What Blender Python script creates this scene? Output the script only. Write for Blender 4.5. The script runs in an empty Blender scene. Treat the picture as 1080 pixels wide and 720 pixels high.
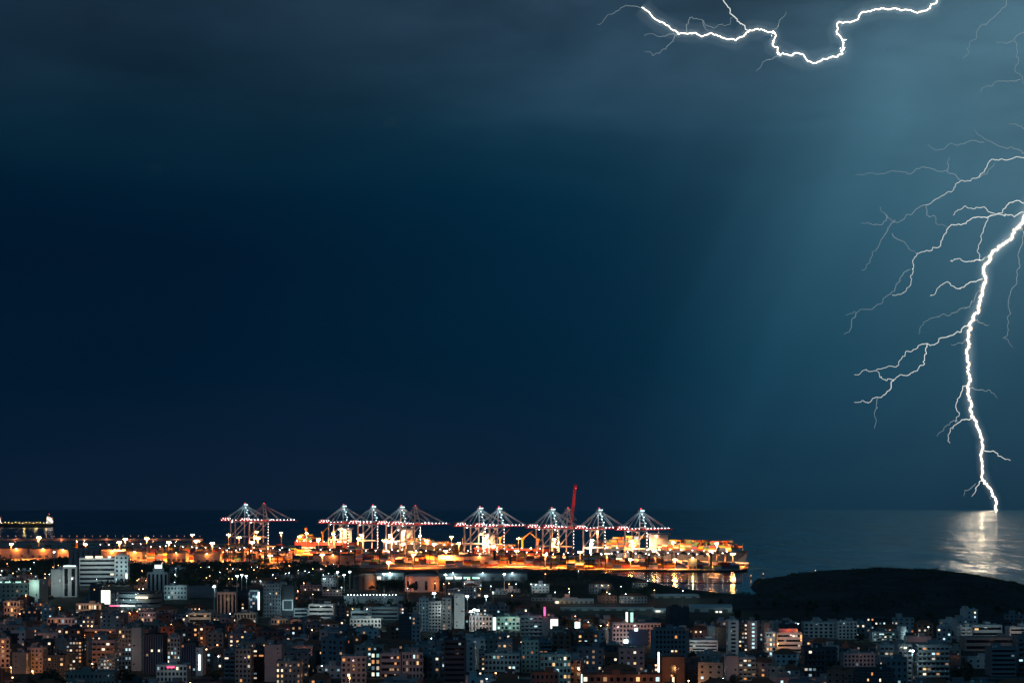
import bpy, math, random
from mathutils import Vector

# ------------------------------------------------------------------ camera, world, sun, exposure
SC = bpy.context.scene
COL = SC.collection
EYE, FPX, HOR = 96.0, 2000.0, 528.0      # eye height above the harbour, focal length and eye level on a 1080 x 720 frame

cam = bpy.data.cameras.new("camera")
cam_o = bpy.data.objects.new("camera", cam)
COL.objects.link(cam_o)
cam_o.location = (0, 0, EYE)
cam_o.rotation_euler = (math.radians(90), 0, 0)
cam.sensor_width = 36.0
cam.lens = 36.0 * FPX / 1080.0
cam.shift_y = (HOR - 360.0) / 1080.0
cam.clip_start = 1.0
cam.clip_end = 90000.0
SC.camera = cam_o

SC.view_settings.view_transform = 'Standard'
SC.view_settings.look = 'None'
SC.view_settings.exposure = 0.0
SC.view_settings.gamma = 1.0
SC.view_settings.use_curve_mapping = False
SC.render.engine = 'CYCLES'
SC.cycles.max_bounces = 5
SC.cycles.diffuse_bounces = 2
SC.cycles.glossy_bounces = 3
SC.cycles.volume_bounces = 0
SC.cycles.sample_clamp_indirect = 4.0
SC.cycles.sample_clamp_direct = 0.0
SC.cycles.caustics_reflective = False
SC.cycles.caustics_refractive = False
SC.cycles.use_light_tree = True
SC.cycles.use_denoising = True
SC.cycles.denoiser = 'OPENIMAGEDENOISE'
SC.cycles.denoising_input_passes = 'RGB_ALBEDO_NORMAL'
SC.render.filter_size = 1.5
SC.cycles.filter_width = 1.5


def srgb(r, g, b):
    f = lambda c: (c / 255.0) / 12.92 if c <= 10 else (((c / 255.0) + 0.055) / 1.055) ** 2.4
    return (f(r), f(g), f(b), 1.0)


class NT:
    """Short hand for building a node tree."""
    def __init__(self, tree):
        self.t = tree
    def n(self, kind, **kw):
        nd = self.t.nodes.new(kind)
        for k, v in kw.items():
            setattr(nd, k, v)
        return nd
    def put(self, sock, v):
        if hasattr(v, "is_output"):
            self.t.links.new(v, sock)
        else:
            sock.default_value = v
    def m(self, op, a, b=None, c=None, clamp=False):
        nd = self.n('ShaderNodeMath', operation=op, use_clamp=clamp)
        for i, v in enumerate((a, b, c)):
            if v is not None:
                self.put(nd.inputs[i], v)
        return nd.outputs[0]
    def mix(self, f, a, b, blend='MIX'):
        nd = self.n('ShaderNodeMix', data_type='RGBA', blend_type=blend)
        self.put(nd.inputs[0], f); self.put(nd.inputs[6], a); self.put(nd.inputs[7], b)
        return nd.outputs[2]
    def ramp(self, f, stops, interp='LINEAR'):
        nd = self.n('ShaderNodeValToRGB')
        nd.color_ramp.interpolation = interp
        el = nd.color_ramp.elements
        while len(el) < len(stops):
            el.new(0.5)
        for e, (p, c) in zip(el, stops):
            e.position = p; e.color = c
        self.put(nd.inputs[0], f)
        return nd.outputs[0]
    def noise(self, vec, scale, detail=3.0, rough=0.5, dist=0.0):
        nd = self.n('ShaderNodeTexNoise')
        self.t.links.new(vec, nd.inputs['Vector'])
        nd.inputs['Scale'].default_value = scale
        nd.inputs['Detail'].default_value = detail
        nd.inputs['Roughness'].default_value = rough
        nd.inputs['Distortion'].default_value = dist
        return nd.outputs['Fac']
    def comb(self, x, y, z):
        nd = self.n('ShaderNodeCombineXYZ')
        for i, v in enumerate((x, y, z)):
            self.put(nd.inputs[i], v)
        return nd.outputs[0]
    def ss(self, v, lo, hi, a=0.0, b=1.0):
        nd = self.n('ShaderNodeMapRange', interpolation_type='SMOOTHSTEP')
        self.put(nd.inputs[0], v)
        for i, q in enumerate((lo, hi, a, b)):
            nd.inputs[i + 1].default_value = q
        return nd.outputs[0]


# --- storm sky: a direction based night sky; cloud base and rain curtains lit up from the side of the lightning
world = bpy.data.worlds.new("World")
SC.world = world
world.use_nodes = True
wt = world.node_tree
wt.nodes.clear()
W = NT(wt)
w_out = W.n('ShaderNodeOutputWorld')
w_bg = W.n('ShaderNodeBackground')
wt.links.new(w_bg.outputs[0], w_out.inputs[0])
tc = W.n('ShaderNodeTexCoord')
sx = W.n('ShaderNodeSeparateXYZ')
wt.links.new(tc.outputs['Generated'], sx.inputs[0])
az = W.m('ARCTAN2', sx.outputs[0], sx.outputs[1])
el = W.m('ARCSINE', sx.outputs[2])
dirn = tc.outputs['Generated']
cl = W.noise(W.comb(W.m('MULTIPLY', az, 5.0), W.m('MULTIPLY', el, 16.0), 1.7), 1.3, 4.0, 0.5, 0.4)
cl2 = W.noise(W.comb(W.m('MULTIPLY', az, 3.0), W.m('MULTIPLY', el, 7.0), 4.2), 1.1, 2.0, 0.4)
elw = W.m('ADD', el, W.m('MULTIPLY', W.m('SUBTRACT', cl2, 0.5), 0.10))
k = 1.0 / 0.30
base = W.ramp(W.m('MULTIPLY', elw, k, clamp=True), [
    (0.0, srgb(15, 29, 48)), (0.035 * k, srgb(9, 27, 48)), (0.07 * k, srgb(0, 23, 43)), (0.125 * k, srgb(0, 19, 39)),
    (0.165 * k, srgb(0, 25, 44)), (0.205 * k, srgb(9, 38, 54)), (0.25 * k, srgb(26, 47, 63)), (0.30 * k, srgb(27, 48, 62))])
def lobe(a0, e0, ra, re, p=1.0):
    da = W.m('DIVIDE', W.m('SUBTRACT', az, a0), ra)
    de = W.m('DIVIDE', W.m('SUBTRACT', el, e0), re)
    d2 = W.m('ADD', W.m('MULTIPLY', da, da), W.m('MULTIPLY', de, de))
    return W.m('EXPONENT', W.m('MULTIPLY', d2, -p))
# slanted rain curtains
sl = W.m('ADD', az, W.m('MULTIPLY', el, -0.42))
rain = W.noise(W.comb(W.m('MULTIPLY', sl, 16.0), W.m('MULTIPLY', el, 1.6), 0.3), 1.0, 3.0, 0.45)
edge = W.ss(W.m('ADD', sl, W.m('MULTIPLY', W.m('SUBTRACT', rain, 0.5), 0.05)), -0.01, 0.16)
glow_a = W.m('MULTIPLY', lobe(0.28, 0.20, 0.13, 0.125), W.m('MULTIPLY_ADD', rain, 0.9, 0.55))
glow_b = W.m('MULTIPLY', W.m('MULTIPLY', lobe(0.22, 0.15, 0.25, 0.17), edge), W.m('MULTIPLY_ADD', rain, 0.5, 0.75))
glow_d = lobe(0.09, 0.16, 0.16, 0.12)
glow_c = lobe(0.08, 0.25, 0.16, 0.05)
c1 = W.mix(glow_a, (0, 0, 0, 1), (0.072, 0.120, 0.135, 1))
c2 = W.mix(glow_b, (0, 0, 0, 1), (0.003, 0.046, 0.074, 1))
c3 = W.mix(W.m('MULTIPLY', glow_c, W.m('MULTIPLY_ADD', cl, 1.3, 0.1)), (0, 0, 0, 1), (0.022, 0.034, 0.045, 1))
c4 = W.mix(W.m('MULTIPLY', glow_d, W.m('MULTIPLY_ADD', rain, 0.5, 0.75)), (0, 0, 0, 1), (0.0, 0.017, 0.034, 1))
sky = W.mix(1.0, W.mix(1.0, W.mix(1.0, W.mix(1.0, base, c1, 'ADD'), c2, 'ADD'), c3, 'ADD'), c4, 'ADD')
# cloud base texture, stronger high up
clf = W.noise(W.comb(W.m('MULTIPLY', az, 22.0), W.m('MULTIPLY', el, 60.0), 2.9), 1.0, 5.0, 0.55, 0.6)
tex = W.m('MULTIPLY_ADD', W.m('ADD', W.m('MULTIPLY', W.m('SUBTRACT', cl, 0.5), 1.5), W.m('MULTIPLY', W.m('SUBTRACT', clf, 0.5), 0.5)), W.ss(el, 0.12, 0.27, 0.12, 1.0), 1.0)
sky = W.mix(1.0, sky, W.comb(tex, tex, tex), 'MULTIPLY')
wt.links.new(sky, w_bg.inputs[0])
w_bg.inputs[1].default_value = 1.0
world.cycles.sampling_method = 'MANUAL'
world.cycles.sample_map_resolution = 256

# --- one weak, cold, broad sun, added as fill from behind the camera for the near facades
sun = bpy.data.lights.new("flash_light", 'SUN')
sun.energy = 0.28
sun.angle = math.radians(25)
sun.color = (0.14, 0.56, 1.0)
sun_o = bpy.data.objects.new("flash_light", sun)
COL.objects.link(sun_o)
sun_o.rotation_euler = (math.radians(58), 0, math.radians(-28))

# ------------------------------------------------------------------ helpers
def at(px, py, Y):
    """World point seen at pixel (px, py) of a 1080 x 720 frame, Y metres away."""
    return Vector(((px - 540.0) / FPX * Y, Y, EYE - (py - HOR) / FPX * Y))

def depth(py, z=0.0):
    """Distance at which a point of height z shows at row py."""
    return (EYE - z) * FPX / (py - HOR)

def pix(p):
    return (540.0 + FPX * p[0] / p[1], HOR + FPX * (EYE - p[2]) / p[1])


class MB:
    """Collects quads, boxes, prisms, cylinders and tubes and links them as ONE mesh object."""
    def __init__(self):
        self.v, self.f, self.mi = [], [], []
    def quad(self, a, b, c, d, mi=0):
        i = len(self.v); self.v += [tuple(a), tuple(b), tuple(c), tuple(d)]
        self.f.append((i, i + 1, i + 2, i + 3)); self.mi.append(mi)
    def box(self, x0, x1, y0, y1, z0, z1, mi=0, top=None):
        i = len(self.v)
        self.v += [(x0, y0, z0), (x1, y0, z0), (x1, y1, z0), (x0, y1, z0), (x0, y0, z1), (x1, y0, z1), (x1, y1, z1), (x0, y1, z1)]
        for q in ((0, 1, 5, 4), (1, 2, 6, 5), (2, 3, 7, 6), (3, 0, 4, 7), (3, 2, 1, 0)):
            self.f.append(tuple(i + j for j in q)); self.mi.append(mi)
        self.f.append((i + 4, i + 5, i + 6, i + 7)); self.mi.append(mi if top is None else top)
    def prism(self, pts, z0, z1, mi=0, top=None):
        """Extrude a counter-clockwise outline of (x, y)."""
        i, n = len(self.v), len(pts)
        self.v += [(p[0], p[1], z0) for p in pts] + [(p[0], p[1], z1) for p in pts]
        for j in range(n):
            k2 = (j + 1) % n
            self.f.append((i + j, i + k2, i + n + k2, i + n + j)); self.mi.append(mi)
        self.f.append(tuple(i + n + j for j in range(n))); self.mi.append(mi if top is None else top)
        self.f.append(tuple(i + n - 1 - j for j in range(n))); self.mi.append(mi)
    def cyl(self, c, r0, r1, h, n=10, mi=0):
        pts0 = [(c[0] + r0 * math.cos(2 * math.pi * j / n), c[1] + r0 * math.sin(2 * math.pi * j / n), c[2]) for j in range(n)]
        pts1 = [(c[0] + r1 * math.cos(2 * math.pi * j / n), c[1] + r1 * math.sin(2 * math.pi * j / n), c[2] + h) for j in range(n)]
        i = len(self.v); self.v += pts0 + pts1
        for j in range(n):
            k2 = (j + 1) % n
            self.f.append((i + j, i + k2, i + n + k2, i + n + j)); self.mi.append(mi)
        self.f.append(tuple(i + n + j for j in range(n))); self.mi.append(mi)
        self.f.append(tuple(i + n - 1 - j for j in range(n))); self.mi.append(mi)
    def tube(self, pts, radii, n=5, mi=0):
        pts = [Vector(p) for p in pts]
        if not hasattr(radii, '__len__'):
            radii = [radii] * len(pts)
        i = len(self.v)
        for j, p in enumerate(pts):
            t = (pts[min(j + 1, len(pts) - 1)] - pts[max(j - 1, 0)])
            t = t.normalized() if t.length > 1e-9 else Vector((0, 0, 1))
            u = t.cross(Vector((0, 1, 0))) if abs(t.y) < 0.9 else t.cross(Vector((1, 0, 0)))
            u.normalize(); w = t.cross(u)
            for q in range(n):
                a = 2 * math.pi * q / n
                self.v.append(tuple(p + (u * math.cos(a) + w * math.sin(a)) * radii[j]))
        for j in range(len(pts) - 1):
            for q in range(n):
                k2 = (q + 1) % n
                self.f.append((i + j * n + q, i + j * n + k2, i + (j + 1) * n + k2, i + (j + 1) * n + q)); self.mi.append(mi)
        self.f.append(tuple(i + q for q in reversed(range(n)))); self.mi.append(mi)
        e = i + (len(pts) - 1) * n
        self.f.append(tuple(e + q for q in range(n))); self.mi.append(mi)
    def beam(self, a, b, w, mi=0):
        self.tube([a, b], w * 0.7071, 4, mi)
    def mesh(self, name, mats):
        me = bpy.data.meshes.new(name)
        me.from_pydata(self.v, [], self.f)
        if not isinstance(mats, (list, tuple)):
            mats = [mats]
        for m in mats:
            me.materials.append(m)
        if len(mats) > 1:
            me.polygons.foreach_set('material_index', self.mi)
        me.update()
        return me
    def build(self, name, mats, parent=None, loc=(0, 0, 0), rz=0.0):
        return link(name, self.mesh(name, mats), parent, loc, rz)


def link(name, me, parent=None, loc=(0, 0, 0), rz=0.0):
    o = bpy.data.objects.new(name, me)
    COL.objects.link(o)
    o.location = loc
    if rz:
        o.rotation_euler = (0, 0, rz)
    if parent is not None:
        o.parent = parent
    return o

def thing(name, label, cat, loc=(0, 0, 0), rz=0.0, group=None):
    o = link(name, None, None, loc, rz)
    return tag(o, label, cat, group)

def tag(o, label, cat, group=None):
    o['label'] = label; o['category'] = cat
    if group:
        o['group'] = group
    return o

def setting(o, kind='structure', label=None):
    o['kind'] = kind
    if label:
        o['label'] = label
    return o

def dup(root, loc, rz=0.0, label=None, group=None, scale=None):
    r = root.copy(); COL.objects.link(r); r.location = loc; r.rotation_euler = (0, 0, rz)
    if scale:
        r.scale = scale
    if label:
        r['label'] = label
    if group:
        r['group'] = group
    for ch in root.children:
        c = ch.copy(); COL.objects.link(c); c.parent = r
        for g in ch.children:
            d = g.copy(); COL.objects.link(d); d.parent = c
    return r

# ------------------------------------------------------------------ materials
MATS = {}
def mat(name, col, rough=0.8, metal=0.0, var=0.25, scale=0.15, spec=0.3):
    """A painted or mineral surface: base colour broken up by two octaves of noise in object space."""
    if name in MATS:
        return MATS[name]
    m = bpy.data.materials.new(name); m.use_nodes = True
    T = NT(m.node_tree)
    p = m.node_tree.nodes['Principled BSDF']
    p.inputs['Roughness'].default_value = rough
    p.inputs['Metallic'].default_value = metal
    p.inputs['Specular IOR Level'].default_value = spec
    g = T.n('ShaderNodeNewGeometry').outputs['Position']
    a = T.noise(g, scale, 4.0, 0.6)
    b = T.noise(g, scale * 9.0, 2.0, 0.5)
    f = T.m('ADD', T.m('MULTIPLY', a, 0.65), T.m('MULTIPLY', b, 0.35))
    lo = tuple(c * (1 - var) for c in col[:3]) + (1,)
    hi = tuple(min(1, c * (1 + var)) for c in col[:3]) + (1,)
    m.node_tree.links.new(T.ramp(f, [(0.3, lo), (0.7, hi)]), p.inputs['Base Color'])
    MATS[name] = m
    return m

def glow(name, col, strength, sampled=False):
    """Lamps, screens and lit windows."""
    if name in MATS:
        return MATS[name]
    m = bpy.data.materials.new(name); m.use_nodes = True
    p = m.node_tree.nodes['Principled BSDF']
    p.inputs['Base Color'].default_value = (0.1, 0.1, 0.1, 1)
    p.inputs['Emission Color'].default_value = (*col[:3], 1)
    p.inputs['Emission Strength'].default_value = strength
    m.cycles.emission_sampling = 'AUTO' if sampled else 'NONE'
    MATS[name] = m
    return m

def lamp(name, kind, loc, watts, col, parent=None, radius=0.3, spot=None, aim=None):
    l = bpy.data.lights.new(name, kind)
    l.energy = watts; l.color = col
    l.shadow_soft_size = radius
    if kind == 'SPOT':
        l.spot_size = math.radians(spot or 120); l.spot_blend = 0.5
    o = bpy.data.objects.new(name, l); COL.objects.link(o); o.location = loc
    if aim is not None:
        o.rotation_euler = Vector(aim).to_track_quat('-Z', 'Y').to_euler()
    if parent is not None:
        o.parent = parent
    return o
# ------------------------------------------------------------------ setting: sea, land, bay, hill
SODIUM, COLD, WARM = (1.0, 0.25, 0.05), (0.58, 0.92, 1.0), (1.0, 0.66, 0.36)
SEA_EDGE = EYE * FPX / (537.2 - HOR)

def water_mat(name, r_lo, r_hi, strength, waves, col, spec=0.5):
    """Wind-roughened water: fractal swell as bump, lanes of smooth and rough water between."""
    m = bpy.data.materials.new(name); m.use_nodes = True
    T = NT(m.node_tree); p = m.node_tree.nodes['Principled BSDF']
    p.inputs['Base Color'].default_value = col
    p.inputs['IOR'].default_value = 1.33
    p.inputs['Specular IOR Level'].default_value = spec
    s = T.n('ShaderNodeSeparateXYZ')
    m.node_tree.links.new(T.n('ShaderNodeNewGeometry').outputs['Position'], s.inputs[0])
    h = None; lane = None
    for i, (wx, wy, amp) in enumerate(waves):
        v = T.comb(T.m('MULTIPLY', s.outputs[0], 1.0 / wx), T.m('MULTIPLY', s.outputs[1], 1.0 / wy), 3.1 * i)
        n = T.noise(v, 1.0, 2.0, 0.5)
        lane = n if lane is None else T.m('ADD', lane, n)
        n = T.m('MULTIPLY', n, amp)
        h = n if h is None else T.m('ADD', h, n)
    lane = T.m('DIVIDE', lane, float(len(waves)))
    m.node_tree.links.new(T.ss(lane, 0.40, 0.60, r_lo, r_hi), p.inputs['Roughness'])
    bp = T.n('ShaderNodeBump')
    bp.inputs['Strength'].default_value = 1.0
    bp.inputs['Distance'].default_value = strength
    m.node_tree.links.new(h, bp.inputs['Height'])
    m.node_tree.links.new(bp.outputs[0], p.inputs['Normal'])
    return m

sea_m = water_mat('open_sea', 0.11, 0.25, 1.0, [(14, 50, 2.2), (34, 120, 4.8), (70, 360, 9.0), (130, 1000, 16.0)], srgb(3, 34, 54))
bay_m = water_mat('sheltered_bay', 0.06, 0.16, 0.08, [(10, 20, 1.0), (30, 60, 2.0)], srgb(4, 24, 36))
b = MB()
ring = [(SEA_EDGE * math.sin(a), SEA_EDGE * math.cos(a), -2.0) for a in [math.radians(-180 + 1.5 * i) for i in range(240)]]
b.v = ring[::-1]; b.f = [tuple(range(240))]; b.mi = [0]
setting(b.build('sea', sea_m))

def ground_mat(name, dark, light, sc):
    return mat(name, tuple((a + c) / 2 for a, c in zip(dark, light)), 0.95, 0, 0.45, sc, 0.1)

land_m = ground_mat('dark_earth', (0.025, 0.03, 0.026), (0.06, 0.058, 0.046), 0.02)
yard_m = mat('quay_concrete', (0.3, 0.27, 0.23), 0.85, 0, 0.4, 0.02)
road_m = mat('asphalt', (0.055, 0.055, 0.055), 0.8, 0, 0.3, 0.1)

def P(px, Y):
    return ((px - 540.0) / FPX * Y, Y)

# quay line: runs away from the camera to the left; ships lie on its far side
Q1, Q0 = P(790, 2960), P(196, 4350)
quay_dir = (Vector(Q0) - Vector(Q1)).normalized()          # towards the far end
quay_nrm = Vector((-quay_dir.y, quay_dir.x)) * -1          # towards the water
if quay_nrm.x < 0:
    quay_nrm = -quay_nrm
def quay(s, off=0.0, z=0.0):
    """A point s metres along the quay from its near end, off metres towards the ships."""
    p = Vector(Q1) + quay_dir * s + quay_nrm * off
    return Vector((p.x, p.y, z))

# land outline, counter-clockwise seen from above
bay_shore = [(782, 2625), (760, 2622), (700, 2640), (640, 2650), (628, 2560), (640, 2480), (668, 2400), (690, 2230), (708, 2120), (735, 2040),
             (760, 1985), (776, 1960), (788, 1940)]
east = [(796, 1960), (812, 2060), (835, 2150), (870, 2220), (930, 2270), (1000, 2270), (1060, 2230), (1100, 2100), (1160, 1900), (1300, 1500)]
outline = [P(-250, 300), P(1500, 300)] + [P(*q) for q in east[::-1]] + [P(*q) for q in bay_shore[::-1]] + [P(788, 2640)] + [tuple(Q1), tuple(Q0), P(-40, 4420), P(-250, 4420)]
def smooth(pts, n=2):
    for _ in range(n):
        out = []
        for i in range(len(pts)):
            a, c = Vector(pts[i]), Vector(pts[(i + 1) % len(pts)])
            out += [tuple(a * 0.75 + c * 0.25), tuple(a * 0.25 + c * 0.75)]
        pts = out
    return pts
core = outline[:2] + smooth(outline[2:2 + len(east) + len(bay_shore)], 0) + outline[2 + len(east) + len(bay_shore):]
b = MB(); b.prism(core, -6.0, 0.0)
setting(b.build('ground', land_m))

yard = [P(782, 2628), tuple(Q1), tuple(Q0), P(-40, 4400), P(-120, 4400), P(-120, 3050), P(60, 3050), P(180, 2830), P(300, 2760), P(480, 2700), P(560, 2760), P(600, 2700), P(700, 2648)]
b = MB(); b.prism([(x * 0.999, y * 0.9995) for x, y in yard], -1.0, 0.12)
setting(b.build('quay_pavement', yard_m))

# still water of the bay inside the sea sheet
b = MB(); b.prism([P(620, 2668), P(600, 2500), P(650, 2250), P(700, 2000), P(770, 1900), P(800, 1980), P(806, 2120), P(800, 2400), P(792, 2668)], -3.0, -1.9)
setting(b.build('bay_water', bay_m))

# sand bars lying in the bay
sand_m = ground_mat('wet_sand', (0.03, 0.028, 0.022), (0.06, 0.05, 0.04), 0.05)
rnd = random.Random(3)
def bar(name, pts, wid):
    b = MB(); L, R = [], []
    for i, (px, Y) in enumerate(pts):
        w = wid * math.sin(math.pi * (i + 0.35) / (len(pts) - 0.3)) * rnd.uniform(0.75, 1.2)
        x, y = P(px, Y)
        L.append((x, y + w, -1.75)); R.append((x, y - w, -1.75))
    for i in range(len(pts) - 1):
        m0 = ((L[i][0] + R[i][0]) / 2, (L[i][1] + R[i][1]) / 2, -1.2); m1 = ((L[i + 1][0] + R[i + 1][0]) / 2, (L[i + 1][1] + R[i + 1][1]) / 2, -1.2)
        dn = lambda p: (p[0], p[1], -2.4)
        b.quad(R[i], R[i + 1], m1, m0); b.quad(m0, m1, L[i + 1], L[i])
        b.quad(dn(R[i]), dn(R[i + 1]), R[i + 1], R[i]); b.quad(L[i], L[i + 1], dn(L[i + 1]), dn(L[i]))
    return setting(b.build(name, sand_m))
bar('sand_bar', [(664, 2275), (676, 2255), (690, 2262), (705, 2272), (720, 2268), (735, 2268), (750, 2262), (762, 2262), (776, 2265), (782, 2270)], 7.0)
bar('mud_bank', [(634, 2560), (645, 2545), (652, 2540), (660, 2545), (668, 2550)], 9.0)

# low hill on the headland
def lerp_tab(tab, x):
    if x <= tab[0][0]:
        return tab[0][1]
    for (x0, y0), (x1, y1) in zip(tab, tab[1:]):
        if x <= x1:
            t = (x - x0) / (x1 - x0); t = t * t * (3 - 2 * t) * 0.5 + t * 0.5
            return y0 + (y1 - y0) * t
    return tab[-1][1]
sil = [(770, 633), (785, 628), (797, 621), (812, 616), (830, 610.5), (855, 605), (880, 602.5), (905, 600), (930, 599), (965, 600), (985, 600),
       (1005, 603), (1025, 607), (1040, 611), (1050, 611.5), (1062, 615), (1075, 621), (1090, 628), (1120, 640), (1180, 660)]
from mathutils import noise as mnoise
HX0, HX1, HY0, HY1 = 150.0, 640.0, 1430.0, 2420.0
def hill_z(x, y):
    px = 540 + FPX * x / max(y, 1)
    # ridge runs a little obliquely
    yr = 2060 + 0.10 * (x - 400)
    pxr = 540 + FPX * x / yr
    zr = max(0.0, EYE - (lerp_tab(sil, pxr) - HOR) / FPX * yr)
    t = (y - yr)
    fall = 1.0 / (1.0 + math.exp((-t - 330) / 75.0)) if t < 0 else 1.0 / (1.0 + math.exp((t - 150) / 45.0))
    z = zr * min(1.0, fall * 1.02)
    n = mnoise.fractal(Vector((x / 90.0, y / 150.0, 0.3)), 1.0, 2.1, 5)
    n2 = mnoise.fractal(Vector((x / 22.0, y / 40.0, 5.3)), 0.9, 2.1, 4)
    z += fall * (1 - abs(t) / 600 if abs(t) < 600 else 0) * (n * 1.6 + n2 * 0.5) * (0.35 if abs(t) < 60 else 1.0) * min(1, zr / 6)
    z += 5.5 * math.exp(-((x - 236) / 30.0) ** 2 - ((y - 1800) / 85.0) ** 2) + 3.0 * math.exp(-((x - 212) / 22.0) ** 2 - ((y - 1760) / 80.0) ** 2)
    m = max(0.0, min(1.0, (px - 782.0) / 18.0)) if y > 1900 else 1.0
    m = m * m * (3 - 2 * m)
    z = z * m - 6.0 * (1 - m)
    # old terraces and tracks
    z += 0.9 * math.sin(z * 1.5 + n * 2.0) * fall * min(1, zr / 8)
    edge = min(1.0, (x - HX0) / 30, (HX1 - x) / 30, (y - HY0) / 60, (HY1 - y) / 60)
    return z * max(0.0, edge) - (0.6 + 5.4 * max(0.0, min(1.0, (t - 120) / 100.0)) if zr > 0.4 else 6.0) * (1 - min(1.0, z / 1.5 if z > 0 else 0))
b = MB(); NX, NY = 150, 130
for j in range(NY + 1):
    for i in range(NX + 1):
        x = HX0 + (HX1 - HX0) * i / NX; y = HY0 + (HY1 - HY0) * j / NY
        b.v.append((x, y, hill_z(x, y)))
for j in range(NY):
    for i in range(NX):
        a = j * (NX + 1) + i
        b.f.append((a, a + 1, a + NX + 2, a + NX + 1)); b.mi.append(0)
hill_m = ground_mat('scrub_hillside', (0.022, 0.030, 0.030), (0.062, 0.066, 0.058), 0.03)
hill_o = setting(b.build('hill', hill_m))
for pl in hill_o.data.polygons:
    pl.use_smooth = True

# ------------------------------------------------------------------ lightning
bolt_m = glow('lightning_channel', (1.0, 0.85, 0.62), 36.0, True)
bolt_u = glow('cloud_lightning_channel', (1.0, 0.88, 0.70), 7.0, True)
limb_m = glow('lightning_limb', (0.93, 0.96, 0.90), 1.1)
faint_m = glow('lightning_streamer', (0.62, 0.80, 0.88), 0.42)

def crooked(pts, Y, amp, rounds, seed):
    """Pixel polyline -> kinked 3-D path; wanders in depth as well as across."""
    r = random.Random(seed)
    q = [Vector((p[0], p[1], r.uniform(-6, 6))) for p in pts]
    for _ in range(rounds):
        out = [q[0]]
        for a, c in zip(q, q[1:]):
            L = (c - a).length
            mid = (a + c) * 0.5 + Vector((r.uniform(-1, 1), r.uniform(-1, 1), r.uniform(-2, 2))) * amp * L
            out += [mid, c]
        q = out
    return [at(p.x, p.y, Y + p.z * Y / FPX) for p in q]

def limb(name, root, pts, w0, w1, m, Y, seed, amp=0.20, rounds=3, label=None):
    path = crooked(pts, Y, amp, rounds, seed)
    n = len(path); s = Y / FPX
    rad = [s * 0.5 * (w0 + (w1 - w0) * i / (n - 1)) for i in range(n)]
    b = MB(); b.tube(path, rad, 6)
    o = b.build(name, m, root)
    if label:
        o['label'] = label
    return o

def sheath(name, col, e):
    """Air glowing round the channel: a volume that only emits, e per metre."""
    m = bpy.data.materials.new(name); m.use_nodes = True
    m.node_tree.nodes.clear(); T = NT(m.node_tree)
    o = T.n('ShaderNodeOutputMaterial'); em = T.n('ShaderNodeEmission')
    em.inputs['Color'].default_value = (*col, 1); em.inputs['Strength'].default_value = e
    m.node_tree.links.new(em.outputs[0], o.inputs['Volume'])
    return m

YB = 20300.0
bolt = thing('lightning_bolt', 'brilliant main lightning bolt with many branches striking the sea', 'lightning')
main = [(1096, 196), (1088, 215), (1080, 228), (1074, 240), (1069, 246), (1062, 255), (1052, 263), (1044, 270), (1039, 279), (1038, 290), (1038, 300), (1036, 309), (1034, 317),
        (1032, 325), (1027, 333), (1023, 341), (1021, 349), (1020, 358), (1022, 366), (1020, 374), (1022, 383), (1021, 393), (1023, 402), (1021, 411), (1022, 421), (1023, 432), (1025, 438), (1030, 444),
        (1031, 451), (1034, 457), (1036, 463), (1037, 470), (1035, 477), (1036, 486), (1036, 496), (1036, 505), (1041, 510), (1046, 517), (1049, 524), (1051, 531), (1051, 537.3)]
limb('main_channel', bolt, main, 1.35, 0.85, bolt_m, YB, 11, 0.19, 3)
limb('glow_sheath', bolt, main, 6.0, 3.8, sheath('hot_air_sheath', (1.0, 0.74, 0.45), 0.0115), YB, 11, 0.19, 3)  # warm glow added round the core to soften its edge
for wd0, wd1, e in ((9, 5, 0.0010), (15, 8, 0.00045), (24, 12, 0.00022)):  # halo of the lit air, put in as nested emitting tubes
    limb('corona', bolt, main[::2] + [main[-1]], wd0, wd1, sheath('corona_%d' % wd0, (0.78, 0.93, 1.0), e), YB, 11, 0.02, 1)  # corona: halo tubes added round the main bolt
B1, B2 = [], []
strong = [
    [(1096, 206), (1080, 214), (1070, 212), (1064, 214), (1060, 220), (1051, 226), (1042, 232), (1037, 242), (1035, 254), (1031, 266), (1033, 274), (1038, 272), (1044, 269)],
    [(1080, 224), (1070, 229), (1060, 228), (1050, 226), (1040, 220), (1029, 219), (1018, 217), (1010, 221), (1005, 227)],
    [(1048, 227), (1036, 229), (1028, 229), (1019, 236), (1008, 237), (1000, 240), (994, 251), (991, 260), (980, 265), (967, 267), (963, 274), (962, 284), (960, 292), (958, 303), (952, 309), (941, 311)],
    [(1034, 275), (1025, 275), (1013, 273), (1004, 276), (1002, 275)],
    [(1036, 294), (1024, 297), (1013, 304), (1008, 304), (999, 297), (991, 302), (987, 309), (981, 312)],
    [(1022, 341), (1014, 350), (1001, 354), (990, 360), (978, 362), (968, 365), (956, 370), (951, 378), (940, 386), (927, 389), (914, 391), (901, 395)],
    [(978, 362), (977, 373), (974, 385), (961, 393), (944, 400), (934, 400), (928, 398), (925, 391)],
    [(943, 400), (940, 409), (934, 415), (927, 419), (915, 424), (901, 424)],
    [(1020, 406), (1014, 413), (1009, 424), (1012, 436), (1008, 445)],
    [(1028, 441), (1018, 442), (1010, 446), (1003, 451), (1000, 461), (1002, 467)],
    [(1038, 475), (1049, 476), (1056, 481), (1062, 484), (1066, 485)],
    [(1036, 506), (1031, 512), (1029, 518), (1025, 523)],
    [(1096, 160), (1080, 167), (1062, 169), (1046, 168), (1041, 176), (1034, 183), (1030, 188), (1014, 190), (1008, 194), (1004, 202), (995, 206), (984, 212), (975, 216)],
]
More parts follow.
